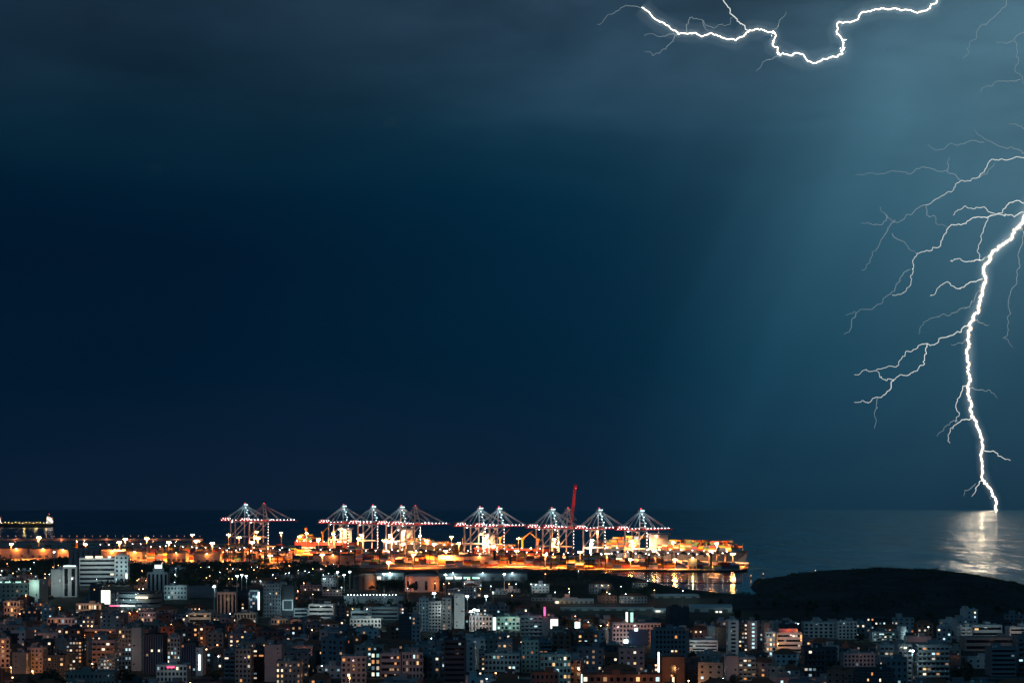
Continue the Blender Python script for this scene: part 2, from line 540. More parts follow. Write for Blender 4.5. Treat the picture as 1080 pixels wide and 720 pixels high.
for i, q in enumerate(strong):
    limb('branch', bolt, q, 0.85 if i != 12 else 0.7, 0.35, limb_m, YB - 60 + 13 * i, 100 + i)
weak = [
    [(975, 216), (962, 226), (950, 233), (938, 230), (934, 226), (928, 218)],
    [(975, 216), (977, 226), (986, 228), (988, 236), (999, 240)],
    [(944, 232), (936, 240), (931, 251), (925, 262), (916, 278), (909, 285)],
    [(934, 226), (930, 237), (920, 237), (908, 235)],
    [(941, 246), (951, 254), (958, 262), (966, 267)],
    [(1012, 190), (1005, 183), (998, 180), (985, 178), (968, 178), (958, 184), (950, 181), (940, 180), (922, 183), (903, 184)],
    [(1000, 180), (999, 172), (1001, 166)],
    [(960, 284), (951, 291), (945, 300), (939, 310), (930, 320), (920, 326), (905, 329), (892, 332)],
    [(903, 330), (898, 342), (890, 352)],
    [(1034, 300), (1031, 308), (1027, 318), (1022, 324), (1010, 329), (995, 331), (980, 336), (972, 344), (969, 352)],
    [(1078, 240), (1076, 262), (1076, 280), (1072, 293), (1067, 305), (1063, 318), (1066, 330), (1064, 340), (1058, 356), (1063, 358), (1068, 366)],
    [(1024, 338), (1032, 340), (1040, 343), (1043, 342)],
    [(1021, 356), (1014, 362), (1003, 363)],
    [(926, 419), (926, 430), (923, 440), (922, 452)],
    [(1022, 409), (1032, 411), (1044, 411), (1052, 420)],
    [(1010, 444), (998, 449), (988, 460)],
    [(1029, 510), (1022, 516), (1016, 523)],
    [(1046, 518), (1045, 526)],
    [(1090, 160), (1078, 160), (1064, 156), (1050, 152), (1042, 149), (1036, 144), (1028, 137)],
    [(1038, 150), (1024, 148), (1005, 152), (978, 154)],
    [(1090, 142), (1080, 136), (1072, 131), (1064, 131)],
    [(1090, 28), (1078, 35), (1069, 42), (1072, 60), (1071, 76), (1078, 84), (1088, 92)],
    [(1068, 44), (1062, 46), (1051, 45)],
    [(1076, 84), (1062, 86), (1048, 88), (1034, 98)],
    [(1066, -6), (1060, 8), (1046, 20), (1036, 26), (1031, 32), (1029, 42), (1022, 54), (1016, 62)],
    [(1034, 186), (1042, 180), (1050, 172)],
]
for i, q in enumerate(weak):
    limb('streamer', bolt, q, 0.7, 0.3, faint_m, YB - 200 + 17 * i, 300 + i)

YU = 15500.0
upper = thing('lightning_bolt', 'thinner lightning bolt zigzagging sideways under the clouds high above the harbour', 'lightning')
um = [(677, 8), (683, 12), (688, 18), (699, 24), (708, 31), (715, 36), (728, 35), (740, 39), (750, 35), (762, 40), (776, 43), (783, 39), (791, 32), (806, 32), (815, 34), (817, 41), (815, 48), (822, 58),
      (836, 59), (846, 57), (851, 64), (858, 67), (868, 62), (880, 60), (889, 57), (890, 52), (889, 46), (887, 40), (882, 34), (883, 25), (890, 24), (898, 23), (908, 14), (920, 11), (932, 9),
      (945, 9), (958, 11), (974, 12), (981, 9), (988, 2), (988, -12)]
limb('main_channel', upper, um, 0.7, 0.8, bolt_u, YU, 12, 0.17, 3)
limb('glow_sheath', upper, um, 2.8, 3.0, sheath('hot_air_sheath_high', (1.0, 0.86, 0.66), 0.016), YU, 12, 0.17, 3)  # upper bolt gets the same added edge glow and halo tubes
limb('corona', upper, um, 9.0, 10.0, sheath('corona_high', (0.75, 0.92, 1.0), 0.0011), YU, 12, 0.16, 2)  # corona: halo tubes added round the upper bolt
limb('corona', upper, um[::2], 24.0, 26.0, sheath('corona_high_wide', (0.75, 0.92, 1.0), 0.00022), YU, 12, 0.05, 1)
limb('branch', upper, [(762, -8), (768, 8), (775, 18), (783, 26), (792, 32)], 0.9, 1.1, limb_m, YU, 31)
for i, q in enumerate([[(714, 36), (707, 46), (697, 55), (688, 59), (680, 54)], [(724, 34), (726, 22), (730, 18), (742, 22), (755, 29), (770, 26), (774, 18)],
                       [(742, 22), (747, 33)], [(824, 60), (812, 63), (804, 66), (798, 75)], [(817, 31), (823, 21), (829, 12)], [(712, 36), (696, 39), (680, 39)], [(677, 8), (668, 6), (655, 8), (644, 15), (630, 26)]]):
    limb('streamer', upper, q, 0.7, 0.3, faint_m, YU + 40 * i, 500 + i)
# ------------------------------------------------------------------ harbour
white_st = mat('pale_crane_steel', (0.4, 0.4, 0.41), 0.45, 0, 0.12, 0.2)
red_st = mat('red_crane_steel', (0.55, 0.05, 0.055), 0.45, 0, 0.15, 0.2)
dark_st = mat('dark_gantry_steel', (0.045, 0.045, 0.055), 0.6, 0, 0.2, 0.2)
orange_st = mat('ochre_deck_crane', (0.62, 0.33, 0.07), 0.5, 0, 0.15, 0.2)
grey_st = mat('galvanised_steel', (0.32, 0.33, 0.34), 0.5, 0.3, 0.15, 0.2)
white_hull = mat('white_ship_paint', (0.75, 0.74, 0.7), 0.45, 0, 0.08, 0.2)
red_hull = mat('red_ship_paint', (0.32, 0.06, 0.045), 0.6, 0, 0.25, 0.1)
black_hull = mat('black_ship_paint', (0.025, 0.027, 0.032), 0.5, 0, 0.3, 0.1)
blue_hull = mat('blue_ship_paint', (0.04, 0.07, 0.13), 0.5, 0, 0.3, 0.1)
deck_m = mat('ship_deck', (0.25, 0.16, 0.10), 0.8, 0, 0.3, 0.1)
glass_m = mat('dark_glass', (0.012, 0.016, 0.022), 0.12, 0, 0.2, 0.2, 0.6)
lamp_white = glow('white_work_lamp', (0.92, 0.97, 1.0), 16.0)
lamp_cold = glow('cold_work_lamp', (0.62, 0.95, 1.0), 6.0)
lamp_red = glow('red_warning_lamp', (1.0, 0.05, 0.06), 6.0)
lamp_sod = glow('sodium_lamp', (1.0, 0.40, 0.12), 210.0)
lamp_wht = glow('metal_halide_lamp', (0.90, 1.0, 0.96), 40.0)

def lamp_ball(r):
    b = MB(); b.cyl((0, 0, -r * 0.5), r * 0.75, r, r * 0.5, 6); b.cyl((0, 0, 0), r, r * 0.6, r * 0.5, 6)
    return b
BALL = {}
def ball(r, m):
    k2 = (r, m.name)
    if k2 not in BALL:
        BALL[k2] = lamp_ball(r).mesh('lamp', m)
    return BALL[k2]

# --- ship-to-shore cranes ------------------------------------------------------------
def make_crane(label, raised=False, lit=True, jib=80.0):
    t = thing('container_crane', label, 'crane', group='container cranes along the quay')
    for sxx in (-16, 16):
        for sy in (-9, 9):
            b = MB(); b.box(sxx - 1.1, sxx + 1.1, sy - 0.9, sy + 0.9, 2.2, 46)
            lg = b.build('leg', white_st, t)
            b = MB(); b.box(sxx - 0.9, sxx + 0.9, sy - 4.5, sy + 4.5, 0.15, 2.2); b.build('bogie', dark_st, lg)
    for sy in (-9, 9):
        b = MB(); b.beam((-15.5, sy, 17), (15.5, sy, 17), 1.9); b.beam((-15.2, sy, 18), (13.5, sy, 44.5), 1.3)
        b.build('side_frame', white_st, t)
        b = MB(); b.box(-18, 18, sy - 0.8, sy + 0.8, 46.0, 47.6); b.build('portal_beam', white_st, t)
    for sxx in (-16, 16):
        b = MB(); b.box(sxx - 0.85, sxx + 0.85, -8.1, 8.1, 15.2, 17.0); b.build('sill_beam', white_st, t)
    # girder and boom
    b = MB()
    for sy in (-3.2, 3.2):
        b.box(-46, 18, sy - 0.5, sy + 0.5, 48.2, 50.2)
    for xx in range(-46, 19, 8):
        b.box(xx - 0.4, xx + 0.4, -2.4, 2.4, 48.3, 49.5)
    gd = b.build('girder', red_st, t)
    b = MB()
    L = jib - 18
    for sy in (-3.2, 3.2):
        b.box(0, L, sy * (0.62 if raised else 1) - 0.6, sy * (0.62 if raised else 1) + 0.6, -1.0, 1.0)
    for xx in range(2, int(L), 7):
        b.box(xx - 0.4, xx + 0.4, -2.5, 2.5, -0.7, 0.4)
    b.box(L - 1.5, L + 1.6, -2.9 if raised else -4.4, 2.9 if raised else 4.4, -1.6, 1.4)
    bm = b.build('boom', red_st, t, (18.6, 0, 49.2))
    ang = -math.radians(82) if raised else 0.0
    bm.rotation_euler = (0, ang, 0)
    nb = int(L // 8)
    for q in range(nb):
        o = link('lamp', ball(0.8, lamp_white if not raised else lamp_red), bm, (5 + q * 8.0, -4.4, 1.9)) if not raised or q == nb - 1 else None
    for q in range(7):
        link('lamp', ball(0.55, lamp_white), gd, (-44 + q * 8.0, -4.6, 50.8))
    # machinery house
    b = MB(); b.box(-43, -25, -4.4, 4.4, 50.6, 55.0); b.box(-41, -39, -4.6, -4.4, 52.5, 54.5); hs = b.build('machinery_house', red_st, t)
    b = MB(); b.box(-43.4, -24.6, -4.9, 4.9, 55.0, 55.5); b.build('roof', white_st, hs)
    for q in range(4):
        link('lamp', ball(0.6, lamp_white), hs, (-41 + q * 5.4, -5.2, 53.4))
    # apex frame
    b = MB()
    for sy in (-1, 1):
        b.beam((17, 8.4 * sy, 47.6), (12, 2.2 * sy, 79), 1.5)
        b.beam((-13, 7.6 * sy, 47.6), (10, 2.2 * sy, 78), 0.7)
    for q in range(4):
        z = 53 + q * 6.5; f = (z - 47.6) / 31.4
        w = 8.4 + (2.2 - 8.4) * f
        b.beam((17 - 5 * f, -w, z), (17 - 5 * f, w, z), 0.8)
    ap = b.build('apex_frame', white_st, t)
    b = MB(); b.box(7.5, 16.5, -3.6, 3.6, 79, 80.3); b.box(9, 15, -2.6, 2.6, 80.3, 82.6); b.build('apex_platform', white_st, t)
    link('lamp', ball(1.0, lamp_red), ap, (12, 0, 84.0))
    b = MB(); b.box(6, 27, -4.9, -4.1, 51.2, 52.4); b.box(6, 27, 4.1, 4.9, 51.2, 52.4); b.box(8, 9, -4.1, 4.1, 51.2, 52.2); b.build('walkway', white_st, t)
    # stays
    tip = bm.matrix_basis @ Vector((L - 8, 0, 1.2)); mid = bm.matrix_basis @ Vector((L * 0.42, 0, 1.2))
    for sy in (-2.6, 2.6):
        for e in ([tuple(mid), tuple(tip)] if not raised else [(30, 0, 62)]) + [(-36, 0, 50.4)]:
            b = MB(); b.tube([(12, sy, 79.5), (e[0], sy, e[2])], 0.42, 4); b.build('stay', white_st, t)
    # lift shaft with a ladder of lights on the waterside leg, zigzag stair up the apex frame
    b = MB()
    b.box(13.0, 14.8, -12.2, -10.2, 0.2, 46.0)
    st = b.build('stair_tower', dark_st, t)
    for q in range(8):
        link('lamp', ball(0.55, lamp_white), st, (14.0, -12.7, 4.5 + q * 5.6))
    if lit:
        for q in range(5):
            z = 55 + q * 5.0; f = (z - 47.6) / 31.4
            link('lamp', ball(0.9, lamp_cold), ap, (17 - 5 * f + (1.6 if q % 2 else -1.8), -(8.4 - 6.2 * f) - 1.0, z))
        for q in range(3):
            link('lamp', ball(0.9, lamp_cold), ap, (8.5 + q * 3.4, -4.2, 80.9))
        lamp('work_light', 'POINT', (5.0, -9.5, 72), 6500, (0.5, 0.9, 1.0), t, 0.4)
        lamp('work_light', 'POINT', (22.0, -10.0, 58), 6000, (0.5, 0.9, 1.0), t, 0.4)
    lamp('work_light', 'POINT', (-24, -12, 58), 2600, (1, 0.86, 0.8), t, 0.4)
    lamp('work_light', 'POINT', (36, -14, 56), 2200, (1, 0.8, 0.72), t, 0.4) if not raised else lamp('work_light', 'POINT', (10, -22, 100), 16000, (1, 0.62, 0.55), t, 0.4)
    # operator cab and spreader
    b = MB(); b.box(2, 5, -2.2, 1.4, 42.6, 45.6); cb = b.build('operator_cab', white_st, t)
    b = MB(); b.box(5.003, 5.1, -1.9, 1.1, 43.0, 45.0); b.build('window', glass_m, cb)
    for q in range(4):
        link('lamp', ball(0.9, lamp_sod if q % 2 else lamp_white), gd, (-20 + q * 11, -3.9, 46.4))
    return t

crane_rz = math.atan2(quay_nrm.y, quay_nrm.x)
def crane_spot(px, z=80.0):
    """Origin along the quay that puts the apex (12 m out) at column px."""
    lo, hi = -100.0, 1700.0
    for _ in range(50):
        s = (lo + hi) / 2
        if pix(quay(s, -24 + 12, z))[0] > px:
            lo = s
        else:
            hi = s
    return quay(s, -24, 0.12)
cr_lit = make_crane('lit container crane nearest the headland, its boom out over the container ship')
cr_dim = make_crane('dim container crane with unlit apex behind the first lit crane, leftmost group', lit=False, jib=88.0)
cr_up = make_crane('container crane with its tall red boom raised upright above the harbour', raised=True, lit=False, jib=92.0)
spots = [
    (676, cr_lit, None),
    (632, cr_lit, 'lit container crane just on the headland side of the raised red boom'),
    (599, cr_up, None),
    (582, cr_lit, 'lit container crane standing just left of the raised red boom'),
    (526, cr_lit, 'lit container crane, right one of the close pair at the middle of the quay'),
    (506, cr_lit, 'lit container crane, left one of the close pair at the middle of the quay'),
    (438, cr_dim, 'dim container crane with dark apex, rightmost of the group of four'),
    (423, cr_lit, 'lit container crane, third from left in the group of four'),
    (393, cr_lit, 'lit container crane, second from left in the group of four'),
    (362, cr_lit, 'lit container crane, leftmost in the group of four'),
    (278, cr_dim, None),
    (258, cr_lit, 'lit container crane at the far left end of the quay'),
]
used_cr = set()
for px, proto, lab in spots:
    loc = crane_spot(px)
    sc = 1.0 + 0.00010 * (loc.y - 3250)
    if lab is None and proto.name not in used_cr:
        used_cr.add(proto.name); proto.location = loc; proto.rotation_euler = (0, 0, crane_rz); proto.scale = (sc, sc, sc)
    else:
        dup(proto, loc, crane_rz, lab, scale=(sc, sc, sc))

# --- ships ---------------------------------------------------------------------------
def hull_mesh(L, B, D, bow=0.16, stern=0.05, flare=0.9):
    """x runs from stern (0) to bow (L); z from below the water to the deck D."""
    b = MB(); N = 22; sec = []
    for i in range(N + 1):
        u = i / N; x = L * u
        w = B / 2
        if u > 1 - bow:
            q = (u - (1 - bow)) / bow; w *= max(0.02, 1 - q ** 2.2)
        if u < stern:
            w *= 0.78 + 0.22 * u / stern
        wb = w * (1.0 if u < 1 - bow * 1.5 else max(0.05, 1 - ((u - (1 - bow * 1.5)) / (bow * 1.5)) ** 1.6))
        top = D + (2.6 * ((u - 0.86) / 0.14) ** 1.5 if u > 0.86 else 0)
        rake = 7.0 * max(0, (u - 0.86) / 0.14) ** 2
        sec.append([(x - rake * 0.2, -wb * 0.96, -3.0), (x, -wb, 2.0), (x + rake, -w, top), (x + rake, w, top), (x, wb, 2.0), (x - rake * 0.2, wb * 0.96, -3.0)])
    for s in sec:
        b.v += s
    for i in range(N):
        for j in range(5):
            a = i * 6 + j
            b.f.append((a, a + 6, a + 7, a + 1)); b.mi.append(1 if j == 2 else 0)
    b.f.append((5, 4, 3, 2, 1, 0)); b.mi.append(0)
    e = N * 6; b.f.append((e, e + 1, e + 2, e + 3, e + 4, e + 5)); b.mi.append(0)
    return b

CONT = []        # (world position, rz, colour index)
rc = random.Random(21)
def make_ship(label, L, B, D, hm, house_u, house_h, rz, loc, stacks=(), jibs=(), lights=True, stack_h=5, mast=True, name='container_ship'):
    t = thing(name, label, 'ship', loc, rz)
    hull_mesh(L, B, D).build('hull', [hm, deck_m], t)
    hx = L * house_u
    b = MB(); b.box(hx - 8, hx + 8, -B * 0.3, B * 0.3, D + 0.02, D + house_h - 3)
    for q in range(1, int(house_h // 3)):
        b.box(hx - 8.3, hx + 8.3, -B * 0.315, B * 0.315, D + q * 3 - 0.12, D + q * 3 + 0.12)
    hs = b.build('superstructure', white_hull, t)
    b = MB(); b.box(hx - 5, hx + 5, -B * 0.5, B * 0.5, D + house_h - 3 + 0.02, D + house_h); br = b.build('bridge', white_hull, t)
    b = MB(); b.box(hx - 5.2, hx + 5.2, -B * 0.47, B * 0.47, D + house_h - 1.9, D + house_h - 0.7); b.build('window', glass_m, br)
    for q in range(1, int(house_h // 3) - 1):
        for w in range(5):
            yw = -B * 0.24 + w * B * 0.12
            b = None
            link('window', SHIPWIN, hs, (hx - 8.06 if rz else hx - 8.06, yw, D + q * 3 + 1.5), 0)
    b = MB(); b.cyl((hx - 14, 0, D + 0.02), 4.2, 3.4, house_h - 1, 10); fn = b.build('funnel', red_hull, t)
    b = MB(); b.cyl((hx - 14, 0, D + house_h - 0.98), 3.5, 3.4, 1.6, 10); b.build('cap', dark_st, fn)
    if mast:
        b = MB(); b.tube([(hx, 0, D + house_h), (hx, 0, D + house_h + 9)], [0.7, 0.3], 5); b.beam((hx, -4, D + house_h + 6), (hx, 4, D + house_h + 6), 0.5); b.build('mast', white_hull, t)
        b = MB(); b.tube([(L - 6, 0, D + 2.5), (L - 6, 0, D + 14)], [0.6, 0.3], 5); b.build('foremast', white_hull, t)
    for (u, hgt, tilt, outl) in jibs:
        x = L * u
        b = MB(); b.cyl((x, 0, D), 1.8, 1.6, hgt, 8); b.box(x - 2.4, x + 2.4, -2.4, 2.4, D + hgt, D + hgt + 3.5)
        pd = b.build('deck_crane', orange_st, t)
        a = math.radians(tilt)
        b = MB(); b.tube([(x, 0, D + hgt + 1.5), (x + math.cos(a) * outl, 0, D + hgt + 1.5 + math.sin(a) * outl)], [1.3, 0.7], 4); b.build('jib', orange_st, pd)
    if lights:
        for q in range(int(L // 26)):
            link('lamp', ball(0.8, lamp_white if rc.random() < .5 else lamp_sod), t, (14 + q * 26, -B / 2 + 0.6, D + 1.3))
        link('lamp', ball(1.3, lamp_sod), hs, (hx + 9.2, -B * 0.3, D + house_h - 4))
        link('lamp', ball(1.3, lamp_white), hs, (hx - 9.2, -B * 0.4, D + house_h - 3))
        lamp('deck_light', 'SPOT', (hx + 26, -B * 0.75, D + house_h + 6), 260000, (1, 0.52, 0.24), t, 0.5, 150, (0, 0, -1))
        lamp('deck_light', 'SPOT', (hx - 24, -B * 0.8, D + house_h + 4), 260000, (1, 0.6, 0.32), t, 0.5, 150, (0, 0, -1))
        for u in (0.10, 0.27, 0.60, 0.76, 0.91):  # extra spots without fixtures, added off the near side to light the containers
            lamp('deck_light', 'SPOT', (L * u, -B * 0.5 - 16, D + 30), 260000, (1, 0.36, 0.11), t, 0.5, 150, (0, 0.35, -1))
    M = Vector((math.cos(rz), math.sin(rz))); Nn = Vector((-M.y, M.x))
    for (u0, u1, lo, hi) in stacks:
        x = L * u0; bay = 0
        while x < L * u1 - 12:
            tiers = rc.randint(lo, hi)
            half = (B / 2 - 1.2) * (1.0 if x < L * 0.84 else 0.66)
            nrow = int(half * 2 // 2.55)
            for r in range(nrow):
                tr = max(1, tiers - (rc.random() < 0.25) - (1 if r < 2 and rc.random() < .2 else 0))
                for q in range(tr):
                    near = r < 1 if Nn.y > 0 else r >= nrow - 1
                    if not (near or q == tr - 1 or (r < 3 and q >= tr - 2)):
                        continue
                    yy = -half + 1.27 + r * 2.55
                    w2 = Vector(loc[:2]) + M * (x + 6.4) + Nn * yy
                    CONT.append(((w2.x, w2.y, loc[2] + D + 1.2 + q * 2.65), rz, rc.randrange(7)))
            x += 13.2 if bay % 2 == 0 else 14.6
            bay += 1
    return t
b = MB(); b.box(-0.06, 0.06, -1.3, 1.3, -0.6, 0.7)
SHIPWIN = b.mesh('window', glow('ship_cabin_window', (1.0, 0.86, 0.62), 3.0))

ship_rz = math.atan2(-quay_dir.y, -quay_dir.x)          # bow towards the near end of the quay
def berth(s_bow, L, B):
    p = quay(s_bow + L, 6 + B / 2, -2.0)
    return (p.x, p.y, -2.0)
make_ship('huge container ship with a lit white bridge, stacked high, moored by the bay', 345, 46, 17, blue_hull, 0.42, 27, ship_rz, berth(36, 345, 46),
          stacks=[(0.03, 0.36, 5, 8), (0.47, 0.95, 3, 6)])
make_ship('geared cargo ship with ochre deck cranes and a bright white superstructure mid quay', 215, 30, 12, red_hull, 0.14, 27, ship_rz, berth(500, 215, 30),
          stacks=[(0.2, 0.5, 1, 2)], jibs=[(0.30, 16, 32, 34), (0.60, 16, 28, 32), (0.8, 15, 150, 26)])
make_ship('floodlit cargo ship with white superstructure behind the group of four cranes', 240, 32, 14, black_hull, 0.22, 30, ship_rz, berth(760, 240, 32),
          stacks=[(0.3, 0.6, 2, 4), (0.62, 0.9, 1, 3)])
make_ship('cargo ship with yellow jibs lying at the far left end of the quay', 225, 31, 13, red_hull, 0.78, 30, ship_rz, berth(1110, 225, 31),
          stacks=[(0.05, 0.3, 2, 5)], jibs=[(0.12, 24, 90, 4), (0.40, 18, 30, 36), (0.58, 18, 28, 34)])
# ships anchored in the roads
def tanker(label, px_stern, L, Y, flip, light_col):
    x = (px_stern - 540) / FPX * Y
    t = make_ship(label, L, 34, 13, black_hull, 0.09, 26, math.pi, (x, Y, -2.0), lights=False, name='tanker')
    for q in range(9):
        b = MB(); x0 = L * (0.2 + 0.085 * q); b.box(x0 - 7, x0 + 7, -15, 15, 13.1, 14.0 + (q % 3) * 1.2); b.tube([(x0, 0, 14), (x0, 0, 22 + 4 * (q % 2))], 0.5, 4); b.build('deck_rig', orange_st, t)
    for q in range(13):
        link('lamp', ball(1.2, glow('deck_lamp_yellow', (1.0, 0.86, 0.3), 9.0)), t, (L * (0.17 + 0.062 * q), 16.0, 16 + (q % 3) * 1.5))
    for q in range(7):
        link('lamp', ball(1.3, lamp_white), t, (L * (0.02 + 0.025 * (q % 5)), 17.5, 18 + 4.5 * (q % 4)))
    link('lamp', ball(1.6, lamp_red), t, (L * 0.09, 2, 49))
    for q in (0.12, 0.3, 0.5):
        lamp('deck_light', 'POINT', (L * q, 26, 34), 12000, light_col, t, 0.5)
    return t
tanker('anchored tanker with yellow deck lamps and white stern house beyond the breakwater', 57.5, 212, 7100, False, (1, 0.78, 0.35))
tanker('anchored ship cut by the left edge, only its lit stern house showing', 2.5, 200, 7160, False, (1, 0.8, 0.5))

# --- containers ----------------------------------------------------------------------
ccol = [('red', (0.36, 0.05, 0.04)), ('orange', (0.5, 0.19, 0.04)), ('blue', (0.04, 0.09, 0.22)), ('white', (0.6, 0.58, 0.54)), ('brown', (0.17, 0.07, 0.045)), ('green', (0.05, 0.16, 0.09)), ('yellow', (0.55, 0.38, 0.07))]
cmat = [mat(n + '_container_paint', c, 0.6, 0, 0.25, 0.4) for n, c in ccol]
def container_mb():
    b = MB()
    b.box(-6.1, 6.1, -1.2, 1.2, 0.06, 2.56)
    for q in range(12):            # pressed ribs
        x = -5.6 + q * 1.02
        b.box(x - 0.25, x + 0.25, -1.26, -1.2, 0.3, 2.4); b.box(x - 0.25, x + 0.25, 1.2, 1.26, 0.3, 2.4)
    for sx_ in (-1, 1):            # corner posts
        for sy in (-1, 1):
            b.box(sx_ * 6.0 - 0.12, sx_ * 6.0 + 0.12, sy * 1.22 - 0.07, sy * 1.22 + 0.07, 0, 2.62)
    return b
# yard blocks: rows of stacks parallel to the quay edge of the bay
yard_z = 0.13
def block(px0, px1, Y, rows, hi, dens=0.85, rz=0.0):
    x0, x1 = (px0 - 540) / FPX * Y, (px1 - 540) / FPX * Y
    for r in range(rows):
        x = x0
        while x < x1:
            if rc.random() < dens:
                for q in range(rc.randint(1, hi)):
                    CONT.append(((x + 6.3, Y + r * 2.9, yard_z + q * 2.66), rz, rc.randrange(7)))
            x += 12.9
YARD_ROWS = [(598, 776, 2690, 2, 3, 0.75), (588, 770, 2745, 2, 4, 0.6), (572, 700, 2830, 2, 4, 0.75), (712, 780, 2810, 2, 3, 0.7), (470, 560, 2800, 2, 3, 0.7), (440, 690, 2950, 2, 4, 0.7), (380, 500, 2850, 2, 3, 0.6),
             (330, 470, 2960, 2, 3, 0.6), (300, 420, 3080, 2, 3, 0.65), (430, 640, 3080, 2, 4, 0.6), (310, 560, 3250, 2, 4, 0.6), (230, 330, 3000, 2, 3, 0.55), (150, 300, 3200, 2, 3, 0.55), (80, 200, 3350, 2, 4, 0.6),
             (200, 420, 3420, 2, 4, 0.6), (170, 380, 3650, 2, 4, 0.6), (60, 210, 3600, 2, 3, 0.6), (150, 280, 3900, 2, 4, 0.6), (20, 120, 3800, 2, 3, 0.5), (240, 280, 2900, 2, 3, 0.6), (155, 222, 3080, 3, 4, 0.7), (100, 135, 3250, 2, 4, 0.7)]
for r in YARD_ROWS:
    block(*r)
for _ in range(150):          # loose boxes on the open yard
    y_ = rc.uniform(2780, 3900); px_ = rc.uniform(60, 760); x_ = (px_ - 540) / FPX * y_
    if (Vector((x_, y_)) - Vector(Q1)).dot(quay_nrm) < -60:
        for q in range(rc.randint(1, 3)):
            CONT.append(((x_, y_, yard_z + q * 2.66), 0.0, rc.randrange(7)))
CONT.sort(key=lambda c: c[0][1])
CM = [container_mb().mesh('shipping_container', m) for m in cmat]
N_SINGLE = 296
vis = [c for c in CONT]
for (p, rz, ci) in vis[:N_SINGLE]:
    o = link('shipping_container', CM[ci], None, p, rz)
    where = 'in the floodlit yard' if p[2] < 12 else 'on the big ship'
    tag(o, f'{ccol[ci][0]} steel shipping container stacked {where} by the bay', 'container', 'containers stacked by the bay')
b = MB()
for (p, rz, ci) in vis[N_SINGLE:]:
    ca, sa = math.cos(rz), math.sin(rz)
    cs = [(p[0] + ca * x - sa * y, p[1] + sa * x + ca * y) for x, y in ((-6.1, -1.2), (6.1, -1.2), (6.1, 1.2), (-6.1, 1.2))]
    b.prism(cs, p[2], p[2] + 2.6, ci)
setting(b.build('stacked_containers', cmat), 'stuff', 'further shipping containers stacked all over the floodlit port and ships')

# --- floodlight masts ----------------------------------------------------------------
def make_mast(h, label, watts, col, head, group='floodlight masts of the port', heads=6, rad=2.2, power_lamp=True, lr=0.75):
    t = thing('floodlight_mast', label, 'floodlight mast', group=group)
    b = MB(); b.tube([(0, 0, 0), (0, 0, h)], [0.55, 0.28], 7); b.build('pole', grey_st, t)
    b = MB(); n = 12
    b.tube([(rad * math.cos(2 * math.pi * i / n), rad * math.sin(2 * math.pi * i / n), h - 0.4) for i in range(n + 1)], 0.14, 4)
    b.beam((-rad, 0, h - 0.4), (rad, 0, h - 0.4), 0.2); b.beam((0, -rad, h - 0.4), (0, rad, h - 0.4), 0.2)
    hd = b.build('lamp_ring', grey_st, t)
    for i in range(heads):
        a = 2 * math.pi * (i + 0.5) / heads
        link('lamp', ball(lr, head), hd, (rad * math.cos(a), rad * math.sin(a), h - 1.0))
    if power_lamp:
        lamp('floodlight', 'SPOT', (0, -0.2, h - 2.6), watts, col, t, 0.8, 158, (0, 0, -1))
    return t
MASTS = [  # column, row of the lamp ring, height, size word
    (41, 566, 32), (126, 571, 30), (132, 567.5, 32), (155, 567, 32), (178, 571, 30), (203, 563, 34), (207, 569.5, 32), (224, 572, 30), (241, 563, 34), (252, 566, 32), (266, 571, 32), (272, 567, 32),
    (316, 565, 33), (336, 568, 32), (378, 567, 32), (405, 569, 32), (425, 573, 30), (450, 569, 32), (458, 573, 30), (484, 572, 30), (470, 580, 22), (520, 575, 28), (545, 580, 24), (612, 581, 24), (690, 580, 24),
    (640, 583, 22), (750, 580, 24), (773, 583, 16), (575, 584, 20), (340, 584, 18), (285, 585, 18), (12, 573, 26), (90, 573, 26), (665, 589, 12), (712, 589, 12), (436, 584, 20), (410, 592, 12)]
mast_proto = {}
lab_m = {0: 'first floodlight mast in from the left edge, standing alone before the breakwater', 1: 'left mast of the brightest close pair of floodlights, left of the silo cranes',
         2: 'right mast of the brightest close pair of floodlights on the left', 27: 'short floodlight mast at the very tip of the quay by the ship bow'}
for i, (px, py, h) in enumerate(MASTS):
    Y = min(depth(py, h), 4250)
    if px > 700:
        Y = max(2690.0, min(Y, 2760.0)) if py < 588 else 2650.0
    if px in (665, 712):
        Y = 2665.0
    h = EYE - (py - HOR) / FPX * Y
    near_txt = 'under the cranes' if 230 < px < 460 else ('by the container ship' if px > 600 else ('mid quay' if px > 460 else 'in the left part of the port'))
    lab = lab_m.get(i) or f'sodium floodlight mast {near_txt}, glaring orange white'
    w = 1500000 * (0.35 if h < 20 else 1.0) * (Y / 3200.0)
    t = make_mast(h, lab, w, SODIUM, lamp_sod, lr=1.3 if i < 14 or px > 770 else 0.8)
    t.location = ((px - 540) / FPX * Y, Y, 0.12)

# a row of tall masts right along the quay, under the cranes
for i in range(15):
    loc = quay(25 + i * 98, -46, 0.12)
    px_ = pix((loc.x, loc.y, 30))[0]
    t = make_mast(31, f'tall quay floodlight mast {("beside the big ship", "below the middle cranes", "below the group of four cranes", "by the far left cranes")[min(3, i // 4)]}', 1500000, (1.0, 0.27, 0.06) if i % 3 else (1.0, 0.6, 0.34), lamp_sod, lr=0.8)
    t.location = loc

